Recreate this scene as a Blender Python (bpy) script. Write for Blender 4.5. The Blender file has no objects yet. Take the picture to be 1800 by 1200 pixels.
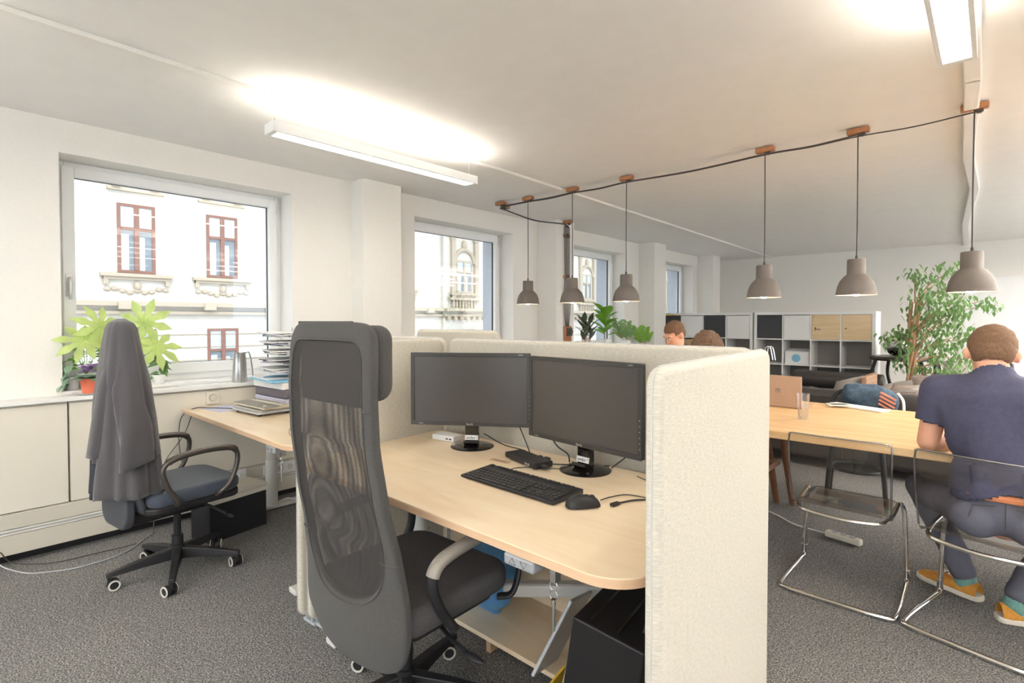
import bpy, bmesh, math, random
from mathutils import Vector, Matrix, noise
random.seed(7)
D=bpy.data; S=bpy.context.scene
R=math.radians; PI=math.pi
def V(*a): return Vector(a)

# ---------------- camera, sky, sun, exposure ----------------
cam_d=D.cameras.new('camera'); cam=D.objects.new('camera',cam_d); S.collection.objects.link(cam); S.camera=cam
cam.location=(0,0,1.35); cam.rotation_euler=(R(90-1.2),0,R(42.4))
cam_d.sensor_width=36; cam_d.lens=18.54; cam_d.shift_y=-0.01; cam_d.clip_end=300; cam_d.clip_start=0.02
S.view_settings.view_transform='Standard'; S.view_settings.look='None'; S.view_settings.gamma=1
S.view_settings.use_curve_mapping=False; S.view_settings.exposure=0.93
w=D.worlds.new('world'); S.world=w; w.use_nodes=True
nt=w.node_tree; nt.nodes.clear()
wo=nt.nodes.new('ShaderNodeOutputWorld'); bg=nt.nodes.new('ShaderNodeBackground')
bg.inputs[0].default_value=(0.80,0.90,1.0,1); bg.inputs[1].default_value=2.1
nt.links.new(bg.outputs[0],wo.inputs[0])
sd=D.lights.new('sun','SUN'); sun=D.objects.new('sun',sd); S.collection.objects.link(sun)
sd.energy=0.8; sd.color=(1,0.95,0.86); sd.angle=R(0.6)
sun.rotation_euler=Vector((-0.72,0.32,-0.62)).to_track_quat('-Z','Y').to_euler()
FILL_W=(1.0,0.93,0.84)

# ---------------- materials ----------------
def srgb(h):
    h=h.lstrip('#'); c=[int(h[i:i+2],16)/255 for i in (0,2,4)]
    return [x/12.92 if x<=0.04045 else ((x+0.055)/1.055)**2.4 for x in c]
def M(name,hx,rough=0.6,metal=0.0,spec=0.5,noise_s=None,amt=0.12,bump=0,bump_s=None,stretch=None,coat=0,sheen=0,trans=0,ior=1.45,emit=0,sss=0):
    m=D.materials.new(name); m.use_nodes=True; t=m.node_tree; b=t.nodes['Principled BSDF']
    c=srgb(hx); b.inputs['Base Color'].default_value=(*c,1); b.inputs['Roughness'].default_value=rough
    b.inputs['Metallic'].default_value=metal; b.inputs['Specular IOR Level'].default_value=spec
    b.inputs['IOR'].default_value=ior
    if coat: b.inputs['Coat Weight'].default_value=coat
    if sheen: b.inputs['Sheen Weight'].default_value=sheen
    if trans: b.inputs['Transmission Weight'].default_value=trans
    if emit: b.inputs['Emission Color'].default_value=(*c,1); b.inputs['Emission Strength'].default_value=emit
    if noise_s or bump:
        tc=t.nodes.new('ShaderNodeTexCoord'); mp=t.nodes.new('ShaderNodeMapping'); t.links.new(tc.outputs['Object'],mp.inputs[0])
        if stretch: mp.inputs['Scale'].default_value=stretch
    if noise_s:
        n=t.nodes.new('ShaderNodeTexNoise'); n.inputs['Scale'].default_value=noise_s; n.inputs['Detail'].default_value=4
        t.links.new(mp.outputs[0],n.inputs['Vector'])
        r=t.nodes.new('ShaderNodeValToRGB'); r.color_ramp.elements[0].position=0.3; r.color_ramp.elements[1].position=0.7
        r.color_ramp.elements[0].color=(*[x*(1-amt) for x in c],1); r.color_ramp.elements[1].color=(*[min(1,x*(1+amt)) for x in c],1)
        t.links.new(n.outputs['Fac'],r.inputs[0]); t.links.new(r.outputs[0],b.inputs['Base Color'])
    if bump:
        n2=t.nodes.new('ShaderNodeTexNoise'); n2.inputs['Scale'].default_value=bump_s or 200; n2.inputs['Detail'].default_value=3
        t.links.new(mp.outputs[0],n2.inputs['Vector'])
        bp=t.nodes.new('ShaderNodeBump'); bp.inputs['Strength'].default_value=bump; bp.inputs['Distance'].default_value=0.004
        t.links.new(n2.outputs['Fac'],bp.inputs['Height']); t.links.new(bp.outputs[0],b.inputs['Normal'])
    return m
def wood(name,c1,c2,scale=3,stretch=(1,12,12),rough=0.45,coat=0.15):
    m=M(name,c1,rough,coat=coat); t=m.node_tree; b=t.nodes['Principled BSDF']
    tc=t.nodes.new('ShaderNodeTexCoord'); mp=t.nodes.new('ShaderNodeMapping'); mp.inputs['Scale'].default_value=stretch
    t.links.new(tc.outputs['Object'],mp.inputs[0])
    n=t.nodes.new('ShaderNodeTexNoise'); n.inputs['Scale'].default_value=scale; n.inputs['Detail'].default_value=6; n.inputs['Distortion'].default_value=1.2
    t.links.new(mp.outputs[0],n.inputs['Vector'])
    r=t.nodes.new('ShaderNodeValToRGB'); r.color_ramp.elements[0].position=0.3; r.color_ramp.elements[1].position=0.72
    r.color_ramp.elements[0].color=(*srgb(c1),1); r.color_ramp.elements[1].color=(*srgb(c2),1)
    t.links.new(n.outputs['Fac'],r.inputs[0]); t.links.new(r.outputs[0],b.inputs['Base Color'])
    return m
def thin_glass(name,tint,alpha,rough=0.02,spec=0.12):
    m=D.materials.new(name); m.use_nodes=True; t=m.node_tree; t.nodes.clear()
    o=t.nodes.new('ShaderNodeOutputMaterial'); tr=t.nodes.new('ShaderNodeBsdfTransparent'); gl=t.nodes.new('ShaderNodeBsdfGlossy')
    tr.inputs[0].default_value=(*[a*alpha for a in srgb(tint)],1); gl.inputs['Roughness'].default_value=rough
    fr=t.nodes.new('ShaderNodeLayerWeight'); fr.inputs[0].default_value=0.35
    mp=t.nodes.new('ShaderNodeMath'); mp.operation='MULTIPLY_ADD'; mp.inputs[1].default_value=0.28; mp.inputs[2].default_value=spec*0.3
    t.links.new(fr.outputs['Fresnel'],mp.inputs[0])
    mx=t.nodes.new('ShaderNodeMixShader'); t.links.new(mp.outputs[0],mx.inputs[0]); t.links.new(tr.outputs[0],mx.inputs[1]); t.links.new(gl.outputs[0],mx.inputs[2])
    t.links.new(mx.outputs[0],o.inputs[0]); return m
def mesh_fabric(name,hx,scale,thr=0.42):
    m=D.materials.new(name); m.use_nodes=True; t=m.node_tree; b=t.nodes['Principled BSDF']; o=t.nodes['Material Output']
    b.inputs['Base Color'].default_value=(*srgb(hx),1); b.inputs['Roughness'].default_value=0.8
    uv=t.nodes.new('ShaderNodeTexCoord'); mp=t.nodes.new('ShaderNodeMapping'); mp.inputs['Scale'].default_value=(scale,scale,scale)
    t.links.new(uv.outputs['UV'],mp.inputs[0])
    vo=t.nodes.new('ShaderNodeTexVoronoi'); vo.inputs['Scale'].default_value=1; vo.inputs['Randomness'].default_value=0
    t.links.new(mp.outputs[0],vo.inputs['Vector'])
    lt=t.nodes.new('ShaderNodeMath'); lt.operation='LESS_THAN'; lt.inputs[1].default_value=thr; t.links.new(vo.outputs['Distance'],lt.inputs[0])
    tr=t.nodes.new('ShaderNodeBsdfTransparent'); mx=t.nodes.new('ShaderNodeMixShader')
    t.links.new(lt.outputs[0],mx.inputs[0]); t.links.new(b.outputs[0],mx.inputs[1]); t.links.new(tr.outputs[0],mx.inputs[2]); t.links.new(mx.outputs[0],o.inputs[0])
    return m
mWall=M('wall_paint','#f1ede6',0.9,noise_s=60,amt=0.015,bump=0.08,bump_s=120)
mCeil=M('ceiling_paint','#f1eeea',0.92,noise_s=8,amt=0.015,bump=0.06,bump_s=90)
mWhite=M('white_lacquer','#f4f3f1',0.4)
mFrame=M('white_window_frame','#f6f6f5',0.35)
mCab=M('cream_cabinet','#e6dfd0',0.5)
mTrunk=M('beige_trunking','#d0c9bb',0.45)
mMetalW=M('light_grey_metal','#d9d6cf',0.4)
mBlack=M('black_plastic','#232224',0.45)
mBlackG=M('gloss_black','#1a1718',0.12,coat=0.5)
mScreen=M('screen_black','#46423f',0.34,spec=0.6)
mCase=M('tower_black','#121011',0.5)
mCtl=M('control_grey','#96989a',0.4)
mBezel=M('bezel_grey','#3b3937',0.35)
mKey=M('key_black','#2e2c2b',0.55)
mDarkFab=M('charcoal_fabric','#474543',0.95,noise_s=600,amt=0.35,bump=0.5,bump_s=900,sheen=0.1)
mSeatFab=M('dark_seat_fabric','#565354',0.95,noise_s=500,amt=0.35,bump=0.5,bump_s=800)
mMesh=mesh_fabric('mesh_fabric','#3c3836',330,0.33)
mMesh2=mesh_fabric('mesh_fabric_back','#3a3634',322,0.33)
mLining=M('dark_lining','#4b4745',0.9,noise_s=700,amt=0.2)
mArm=M('grey_arm_leather','#8f8880',0.5)
mPanel=M('cream_wool','#cfc8b9',0.95,noise_s=110,amt=0.13,stretch=(0.5,0.5,3),bump=0.45,bump_s=420,sheen=0.2)
mSeam=M('seam_grey','#c9c6c4',0.9)
mBirch=wood('birch','#f0dec0','#e6ccaa',2.2,(1,5,5),0.42)
mBirchE=wood('plywood_edge','#c9a584','#d9b795',3,(1,1,60),0.5)
mOak=wood('oak_table','#ebcb9c','#d6aa72',1.6,(1,14,14),0.42)
mOak2=wood('oak_door','#e7cda6','#d9bb90',2.0,(1,1,14),0.5)
mWalnut=wood('brown_wood','#9b6f50','#7f573c',3,(1,1,1),0.5)
mClip=wood('orange_wood','#b97f55','#a06a43',6,(1,8,8),0.5)
mPlank=wood('plank_wood','#b08d74','#977159',4,(8,1,8),0.6)
mShell=M('dark_grey_shell','#43454b',0.6)
mBlueG=M('blue_seat','#414856',0.6,noise_s=300,amt=0.08,sheen=0.2)
mCoat=M('coat_charcoal','#4a474a',0.95,noise_s=420,amt=0.14,bump=0.3,bump_s=500,sheen=0.3)
mCoatD=M('coat_lining_navy','#2e3038',0.9,noise_s=420,amt=0.12)
mDkMetal=M('dark_metal','#5b5550',0.35,0.6)
mCaster=M('caster_ring','#d9d3ca',0.5)
mChrome=M('chrome','#e8e6e2',0.08,1.0)
mSteel=M('brushed_steel','#c9c9c7',0.28,1.0)
mTaupe=M('taupe_lamp','#6e665f',0.6,noise_s=40,amt=0.03)
mInner=M('lamp_inside','#e7dfd3',0.5)
mBulb=M('lamp_bulb','#ffe9c8',0.2,emit=9)
mCord=M('dark_cord','#4b4643',0.7)
mGlass=thin_glass('window_glass','#ffffff',0.97)
mClear=thin_glass('smoky_plastic','#fdfcfb',0.985,0.03,0.10)
mRim=thin_glass('clear_edge','#c9c6c2',0.8,0.05,1.6)
mClearS=thin_glass('smoky_seat','#e9e6e3',0.93,0.03,0.3)
mSill=M('sill_white','#eeece8',0.75)
mGlassW=thin_glass('drinking_glass','#ffffff',0.985,0.02,0.3)
mWater=thin_glass('water','#f9fcff',0.98,0.02,0.2)
mLeather=M('black_leather','#3f3a38',0.38,bump=0.3,bump_s=60)
mGreyFab=M('grey_blanket','#98908a',0.95,noise_s=60,amt=0.12,stretch=(1,6,1),bump=0.3,bump_s=200)
mBrownFab=M('brown_cushion','#85776f',0.95,noise_s=90,amt=0.25)
mLightFab=M('light_cushion','#c3bcba',0.95)
mFeltD=M('dark_felt','#96918b',0.95,noise_s=300,amt=0.25)
mBoxD=M('fabric_box_dark','#454649',0.9,noise_s=200,amt=0.15)
mBoxW=M('fabric_box_white','#f3f2f1',0.85)
mCard=M('cardboard','#c9a983',0.85)
mLeafY=M('leaf_light_green','#cbdd8c',0.5,noise_s=14,amt=0.18,trans=0)
mLeafG=M('leaf_green','#7fae3f',0.45,noise_s=20,amt=0.22)
mLeafM=M('leaf_mid_green','#7a9c62',0.5,noise_s=16,amt=0.28)
mLeafD=M('leaf_dark_green','#54624a',0.5,noise_s=20,amt=0.2)
mLeafV=M('leaf_grey_green','#7f9a80',0.6,noise_s=20,amt=0.2)
for _m in (mLeafY,mLeafG,mLeafM):   # thin leaves let light through
    _t=_m.node_tree; _b=_t.nodes['Principled BSDF']; _o=_t.nodes['Material Output']
    _tr=_t.nodes.new('ShaderNodeBsdfTranslucent'); _mx=_t.nodes.new('ShaderNodeMixShader'); _mx.inputs[0].default_value=0.45
    _tr.inputs[0].default_value=_b.inputs['Base Color'].default_value
    _t.links.new(_b.outputs[0],_mx.inputs[1]); _t.links.new(_tr.outputs[0],_mx.inputs[2]); _t.links.new(_mx.outputs[0],_o.inputs[0])
mBark=M('bark','#b08a6a',0.85,noise_s=30,amt=0.25,stretch=(1,1,0.2))
mTerra=M('terracotta','#c96a4e',0.75)
mPurple=M('purple_petal','#b468cf',0.6,noise_s=40,amt=0.2)
mPaper=M('paper_white','#f1efec',0.8)
mPaperL=M('paper_lilac','#c9c6da',0.8)
mPaperD=M('binder_dark','#6f6a72',0.6)
mBlueF=M('blue_folder','#86bede',0.5)
mTray=M('tray_grey','#b9bcc0',0.3)
mKeyW=M('keyboard_beige','#cfc7b4',0.5)
mKeyG=M('keyboard_keys','#8f8a80',0.5)
mDenim=M('denim','#4d6073',0.9,noise_s=30,amt=0.35)
mCoral=M('coral_stripes','#e89a7c',0.8)
mRoseG=M('rose_gold','#bfa592',0.4,0.2)
mBlueBag=M('blue_bag','#5b92c4',0.4,bump=0.5,bump_s=14)
mYellow=M('yellow_card','#e6bf3a',0.6)
mSkin=M('skin','#e2a98c',0.55,noise_s=30,amt=0.05,bump=0.05,bump_s=300)
mHair=M('hair_brown','#7a5c44',0.8,noise_s=350,amt=0.35,bump=0.8,bump_s=400,stretch=(1,1,0.4))
mHairD=M('hair_dark','#6b5240',0.8,noise_s=200,amt=0.5,bump=1,bump_s=150)
mShirt=M('navy_tshirt','#4a4a60',0.9,noise_s=60,amt=0.10,bump=0.25,bump_s=26)
mJeans=M('grey_blue_jeans','#62626e',0.9,noise_s=400,amt=0.15,bump=0.2,bump_s=30)
mBelt=M('tan_belt','#d2855a',0.6)
mSock=M('teal_sock','#6f9a92',0.9,noise_s=120,amt=0.2)
mShoe=M('tan_suede','#c98d3e',0.9,noise_s=50,amt=0.15,bump=0.2,bump_s=120)
mSole=M('white_sole','#e6ddcd',0.7)
mShirtO=M('olive_shirt','#5d5648',0.9)
mFacade=M('cream_facade','#bdb8ae',0.9,noise_s=3,amt=0.03)
mFacT=M('facade_trim','#a69a88',0.9)
mFacW=M('old_window_wood','#7d584a',0.6)
mFacG=M('old_window_glass','#6d767c',0.15)
mCurt=M('window_blind','#aeb4b6',0.8)
mExt=M('outer_plaster','#b3bac4',0.95,noise_s=80,amt=0.15)
mStreet=M('street_grey','#9a9893',0.9)
def carpet():
    m=M('carpet','#6f6d6b',1.0,spec=0.1); t=m.node_tree; b=t.nodes['Principled BSDF']
    tc=t.nodes.new('ShaderNodeTexCoord')
    n=t.nodes.new('ShaderNodeTexNoise'); n.inputs['Scale'].default_value=170; n.inputs['Detail'].default_value=5; n.inputs['Roughness'].default_value=0.75
    n.inputs['Distortion'].default_value=0.6
    t.links.new(tc.outputs['Object'],n.inputs['Vector'])
    r=t.nodes.new('ShaderNodeValToRGB'); e=r.color_ramp.elements
    e[0].position=0.39; e[0].color=(*srgb('#424243'),1); e[1].position=0.61; e[1].color=(*srgb('#bab7b1'),1)
    k=e.new(0.5); k.color=(*srgb('#757473'),1)
    t.links.new(n.outputs['Fac'],r.inputs[0]); t.links.new(r.outputs[0],b.inputs['Base Color'])
    bp=t.nodes.new('ShaderNodeBump'); bp.inputs['Strength'].default_value=0.8; bp.inputs['Distance'].default_value=0.006
    t.links.new(n.outputs['Fac'],bp.inputs['Height']); t.links.new(bp.outputs[0],b.inputs['Normal']); return m
mCarpet=carpet()

# ---------------- mesh helpers ----------------
class MB:
    def __init__(s): s.bm=bmesh.new(); s.uv=None
    def _add(s,vs,fs):
        bv=[s.bm.verts.new(v) for v in vs]; out=[]
        for f in fs:
            try: out.append(s.bm.faces.new([bv[i] for i in f]))
            except ValueError: pass
        return bv
    def box(s,c,d,rz=0,M4=None):
        x,y,z=[k/2 for k in d]; vs=[V(a*x,b*y,e*z) for a in(-1,1) for b in(-1,1) for e in(-1,1)]
        m=Matrix.Translation(c)@Matrix.Rotation(rz,4,'Z')
        if M4 is not None: m=Matrix.Translation(c)@M4
        s._add([m@v for v in vs],[(0,1,3,2),(4,6,7,5),(0,4,5,1),(2,3,7,6),(0,2,6,4),(1,5,7,3)]); return s
    def b2(s,a,b): return s.box([(p+q)/2 for p,q in zip(a,b)],[abs(q-p) for p,q in zip(a,b)])
    def tube(s,pts,r,seg=10,closed=False,cap=True,flat=1.0):
        pts=[Vector(p) for p in pts]; n=len(pts); rs=r if isinstance(r,(list,tuple)) else [r]*n
        ref=None; rings=[]
        for i,p in enumerate(pts):
            a=pts[(i-1)%n] if (closed or i>0) else p; b=pts[(i+1)%n] if (closed or i<n-1) else p
            t=(b-a).normalized() if (b-a).length>1e-9 else V(0,0,1)
            if ref is None: ref=t.orthogonal().normalized() if abs(t.z)>0.99 else t.cross(V(0,0,1)).normalized()
            u=(ref-t*ref.dot(t)); u=u.normalized() if u.length>1e-6 else t.orthogonal().normalized(); ref=u; v=t.cross(u)
            rings.append([s.bm.verts.new(p+(u*math.cos(2*PI*k/seg)+v*math.sin(2*PI*k/seg)*flat)*rs[i]) for k in range(seg)])
        for i in range(n if closed else n-1):
            A,B=rings[i],rings[(i+1)%n]
            for k in range(seg): s.bm.faces.new((A[k],A[(k+1)%seg],B[(k+1)%seg],B[k]))
        if cap and not closed:
            s.bm.faces.new(rings[0][::-1]); s.bm.faces.new(rings[-1])
        return s
    def lathe(s,prof,c=(0,0,0),seg=32,M4=None):
        m=(Matrix.Translation(c)@M4) if M4 is not None else Matrix.Translation(c); rings=[]
        for r,z in prof:
            if r<1e-6: rings.append([s.bm.verts.new(m@V(0,0,z))])
            else: rings.append([s.bm.verts.new(m@V(r*math.cos(2*PI*k/seg),r*math.sin(2*PI*k/seg),z)) for k in range(seg)])
        for A,B in zip(rings,rings[1:]):
            for k in range(seg):
                f=[A[k%len(A)],A[(k+1)%len(A)],B[(k+1)%len(B)],B[k%len(B)]]; g=[]
                for q in f:
                    if q not in g: g.append(q)
                if len(g)>2:
                    try: s.bm.faces.new(g)
                    except ValueError: pass
        return s
    def cyl(s,a,b,r,r2=None,seg=20): return s.tube([a,b],[r,r if r2 is None else r2],seg)
    def ell(s,c,d,seg=20,M4=None,fn=None):
        prof=[(math.sin(PI*i/12),-math.cos(PI*i/12)) for i in range(13)]; prof[0]=(0,-1); prof[-1]=(0,1)
        b=len(s.bm.verts); mm=(M4 or Matrix.Identity(4))@Matrix.Diagonal((*d,1))
        s.lathe(prof,c,seg,mm); return s
    def prism(s,out,z0,z1,M4=None):
        m=M4 or Matrix.Identity(4); n=len(out)
        s._add([m@V(x,y,z0) for x,y in out]+[m@V(x,y,z1) for x,y in out],[tuple(range(n))[::-1],tuple(range(n,2*n))]+[(i,(i+1)%n,n+(i+1)%n,n+i) for i in range(n)]); return s
    def grid(s,fn,nu,nv,closeu=False):
        b=[[s.bm.verts.new(fn(i/(nu if closeu else nu-1),j/(nv-1))) for j in range(nv)] for i in range(nu)]
        for i in range(nu if closeu else nu-1):
            for j in range(nv-1): s.bm.faces.new((b[i][j],b[(i+1)%nu][j],b[(i+1)%nu][j+1],b[i][j+1]))
        return b
    def leaf(s,p,d,up,L,W,curl=0.25,n=6,shape='ov'):
        d=Vector(d).normalized(); sd=d.cross(Vector(up)); sd=sd.normalized() if sd.length>1e-4 else d.orthogonal().normalized(); u=sd.cross(d)
        rows=[]
        for i in range(n+1):
            t=i/n
            wv={'ov':math.sin(PI*min(1,t**0.8))*(1-0.25*t),'ob':math.sin(PI*t**1.35)}[shape]*W/2+0.0004
            c=Vector(p)+d*L*t-u*curl*L*t*t
            rows.append([s.bm.verts.new(c-sd*wv+u*wv*0.25),s.bm.verts.new(c),s.bm.verts.new(c+sd*wv+u*wv*0.25)])
        for a,b in zip(rows,rows[1:]):
            s.bm.faces.new((a[0],a[1],b[1],b[0])); s.bm.faces.new((a[1],a[2],b[2],b[1]))
        return s
WM={}
def link(name,data,parent,mw):
    o=D.objects.new(name,data); S.collection.objects.link(o)
    if parent: o.parent=parent
    WM[o]=WM[parent]@mw if parent else mw
    return o
def obj(name,mb,mat,parent=None,world=False,smooth=True,bevel=0,sub=0,solid=0,ang=40,seg=2,origin=None):
    bm=mb.bm if isinstance(mb,MB) else mb
    bmesh.ops.recalc_face_normals(bm,faces=bm.faces)
    if world and parent: bm.transform(WM[parent].inverted())
    mw=Matrix.Identity(4)
    if origin is not None:
        bm.transform(Matrix.Translation(-Vector(origin))); mw=Matrix.Translation(origin)
    me=D.meshes.new(name); bm.to_mesh(me); bm.free(); me.materials.append(mat)
    if smooth:
        me.polygons.foreach_set('use_smooth',[True]*len(me.polygons)); me.set_sharp_from_angle(angle=R(ang))
    o=link(name,me,parent,mw)
    if origin is not None: o.location=origin
    if solid: q=o.modifiers.new('s','SOLIDIFY'); q.thickness=solid; q.offset=0
    if bevel: q=o.modifiers.new('b','BEVEL'); q.width=bevel; q.segments=seg; q.limit_method='ANGLE'; q.angle_limit=R(35)
    if sub: q=o.modifiers.new('u','SUBSURF'); q.levels=sub; q.render_levels=sub
    return o
def tag(o,label=None,cat=None,group=None,kind=None):
    if label: o['label']=label
    if cat: o['category']=cat
    if group: o['group']=group
    if kind: o['kind']=kind
    return o
def thing(name,label,cat,loc=(0,0,0),rz=0,group=None):
    o=D.objects.new(name,None); S.collection.objects.link(o); o.location=loc; o.rotation_euler=(0,0,rz); o.empty_display_size=0.05
    WM[o]=Matrix.Translation(loc)@Matrix.Rotation(rz,4,'Z'); return tag(o,label,cat,group)
def struct(name,mb,mat,parent=None,**k):
    o=obj(name,mb,mat,parent,**k)
    if not parent: o['kind']='structure'
    return o
def dup(root,loc,rz,label,group=None):
    def cp(o,par):
        c=o.copy(); S.collection.objects.link(c)
        if par: c.parent=par
        for ch in [x for x in D.objects if x.parent==o and x is not c]: cp(ch,c)
        return c
    kids=lambda o:[x for x in list(D.objects) if x.parent==o]
    def cp2(o,par):
        ks=kids(o); c=o.copy(); S.collection.objects.link(c)
        if par: c.parent=par
        for k in ks: cp2(k,c)
        return c
    r=cp2(root,None); r.location=loc; r.rotation_euler=(0,0,rz); tag(r,label,None,group)
    WM[r]=Matrix.Translation(loc)@Matrix.Rotation(rz,4,'Z'); return r
def text(name,s,size,mat,parent,m4,depth=0.0004,world=False):
    c=D.curves.new(name,'FONT'); c.body=s; c.size=size; c.align_x='CENTER'; c.align_y='CENTER'; c.extrude=depth
    t=D.objects.new(name,c); S.collection.objects.link(t); bpy.context.view_layer.update()
    me=D.meshes.new_from_object(t.evaluated_get(bpy.context.evaluated_depsgraph_get())); D.objects.remove(t)
    if world: m4=WM[parent].inverted()@m4
    me.transform(m4); me.materials.append(mat); return link(name,me,parent,Matrix.Identity(4))
def spline(pts,n=8):
    P=[Vector(p) for p in pts]; P=[P[0]*2-P[1]]+P+[P[-1]*2-P[-2]]; out=[]
    for i in range(1,len(P)-2):
        a,b,c,d=P[i-1:i+3]
        for k in range(n):
            t=k/n; out.append(0.5*((2*b)+(c-a)*t+(2*a-5*b+4*c-d)*t*t+(3*b-a-3*c+d)*t**3))
    out.append(P[-2]); return out
def rrect(x0,y0,x1,y1,rs,n=6):
    # rounded rectangle; rs = radii at (x0,y0),(x1,y0),(x1,y1),(x0,y1)
    o=[]
    for (cx,cy,sx,sy,a0),r in zip(((x0,y0,1,1,180),(x1,y0,-1,1,270),(x1,y1,-1,-1,0),(x0,y1,1,-1,90)),rs):
        if r<=0: o.append((cx,cy)); continue
        for k in range(n+1):
            a=R(a0+90*k/n); o.append((cx+sx*r+r*math.cos(a),cy+sy*r+r*math.sin(a)))
    return o
RX=lambda a:Matrix.Rotation(a,4,'X')
RY=lambda a:Matrix.Rotation(a,4,'Y')
RZ=lambda a:Matrix.Rotation(a,4,'Z')
T=lambda *a:Matrix.Translation(a)
def blob(items,vox=0.012,smooth=4):
    """one continuous surface from tapered limbs ('c',p,q,r1,r2) and ellipsoids ('e',c,dims,matrix)"""
    mb=MB()
    for it in items:
        if it[0]=='c':
            _,p,q,r1,r2=it; p=Vector(p); q=Vector(q); n=8
            mb.tube([p.lerp(q,k/n) for k in range(n+1)],[r1+(r2-r1)*k/n for k in range(n+1)],14)
            mb.ell(p,(r1,r1,r1),14); mb.ell(q,(r2,r2,r2),14)
        else: mb.ell(it[1],it[2],24,it[3] if len(it)>3 else None)
    bmesh.ops.recalc_face_normals(mb.bm,faces=mb.bm.faces)
    me=D.meshes.new('tmp'); mb.bm.to_mesh(me); mb.bm.free(); o=D.objects.new('tmp',me); S.collection.objects.link(o)
    r=o.modifiers.new('r','REMESH'); r.mode='VOXEL'; r.voxel_size=vox
    q=o.modifiers.new('q','SMOOTH'); q.iterations=smooth; q.factor=0.6
    bpy.context.view_layer.update()
    m2=D.meshes.new_from_object(o.evaluated_get(bpy.context.evaluated_depsgraph_get())); D.objects.remove(o)
    bm=bmesh.new(); bm.from_mesh(m2); D.meshes.remove(m2); return bm
# ---------------- room shell ----------------
WX=-4.1; CZ=2.54; YF=10.7; YN=-3.6; XR=3.6
WIN=[(0.511,1.916),(3.11,4.51),(5.60,6.995),(8.03,9.43)]; Z0,Z1=0.92,2.345
struct('floor',MB().b2((WX-0.5,YN-0.3,-0.2),(XR+0.3,YF+0.3,0)),mCarpet,smooth=False)
struct('ceiling',MB().b2((WX-0.5,YN-0.3,CZ),(XR+0.3,YF+0.3,CZ+0.4)),mCeil,smooth=False)
struct('wall_far',MB().b2((WX-0.5,YF,0),(XR+0.3,YF+0.3,CZ)),mWall,smooth=False)
def holed(xa,xb,wins,z0,z1,y0,y1):
    m=MB().b2((xa,y0,0),(xb,y1,z0)); m.b2((xa,y0,z1),(xb,y1,CZ)); e=[y0]+[v for q in wins for v in q]+[y1]
    for a,b in zip(e[::2],e[1::2]): m.b2((xa,a,z0),(xb,b,z1))
    return m
struct('wall_left',holed(-4.37,WX,WIN,Z0,Z1,YN-0.3,YF),mWall,smooth=False)
struct('trim_1',holed(-4.6,-4.371,WIN,Z0,Z1,YN-0.3,YF),mExt,smooth=False)
RW=[(-2.4,-0.6),(4.4,6.6),(7.0,8.8)]  # openings added in the unseen right wall for more daylight
struct('wall_right',holed(XR,XR+0.3,RW,0.25,2.4,YN-0.3,YF),mWall,smooth=False)
nw=MB().b2((WX-0.5,YN-0.3,0),(XR,YN,0.25)); nw.b2((WX-0.5,YN-0.3,2.4),(XR,YN,CZ))
NW=[(-3.9,-2.3),(-2.0,-0.3),(0.0,1.7),(2.0,3.4)]  # unseen openings added behind the camera to bring daylight in
for a,b in ((WX-0.5,-3.9),(-2.3,-2.0),(-0.3,0.0),(1.7,2.0),(3.4,XR)): nw.b2((a,YN-0.3,0.25),(b,YN,2.4))
struct('wall_near',nw,mWall,smooth=False)
# pillars on the window wall
for i,(ya,yb,p) in enumerate(((2.435,2.82,0.19),(4.95,5.30,0.29),(7.42,7.80,0.27),(9.62,9.95,0.3))):
    struct('trim_%d'%(i+2),MB().b2((WX-0.02,ya,0),(WX+p,yb,CZ)),mWall,smooth=False,bevel=0.004)
def window(n,y0,y1,handle=True):
    f=MB(); x0,x1=-4.375,-4.31
    def ring(a0,a1,b0,b1,t,xa,xb,tb=None):
        tb=tb or t
        f.b2((xa,a0,b0),(xb,a0+t,b1)); f.b2((xa,a1-t,b0),(xb,a1,b1)); f.b2((xa,a0+t,b1-t),(xb,a1-t,b1)); f.b2((xa,a0+t,b0),(xb,a1-t,b0+tb))
    ring(y0,y1,Z0,Z1,0.045,x0,x1,0.06); ring(y0+0.035,y1-0.035,Z0+0.05,Z1-0.03,0.062,x0+0.005,x1+0.018,0.075)
    o=obj('window_%d'%n,f,mFrame,smooth=False,bevel=0.004); o['kind']='structure'
    p=MB().b2((-4.35,y0+0.09,Z0+0.12),(-4.346,y1-0.09,Z1-0.085)); obj('pane',p,mGlass,o,smooth=False)
    g=MB(); a0,a1,b0,b1=y0+0.093,y1-0.093,Z0+0.121,Z1-0.088
    for q in (((-4.352,a0,b0),(-4.33,a0+0.006,b1)),((-4.352,a1-0.006,b0),(-4.33,a1,b1)),((-4.352,a0,b1-0.006),(-4.33,a1,b1)),((-4.352,a0,b0),(-4.33,a1,b0+0.006))): g.b2(*q)
    obj('seal',g,mBlack,o,smooth=False)
    if handle:
        h=MB(); yh=y0+0.062; h.b2((-4.295,yh-0.016,1.50),(-4.285,yh+0.016,1.64)); h.tube([(-4.29,yh,1.61),(-4.25,yh,1.61),(-4.24,yh,1.60),(-4.238,yh,1.48)],0.009,10)
        obj('window_handle',h,mSteel,o,bevel=0.003)
    hg=MB().cyl((-4.287,y1-0.04,Z1-0.13),(-4.287,y1-0.04,Z1-0.02),0.009); hg.b2((-4.30,y1-0.052,Z1-0.03),(-4.28,y1-0.028,Z1-0.015)); obj('hinge',hg,mMetalW,o)
for i,(a,b) in enumerate(WIN): window(i+1,a,b)
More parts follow.
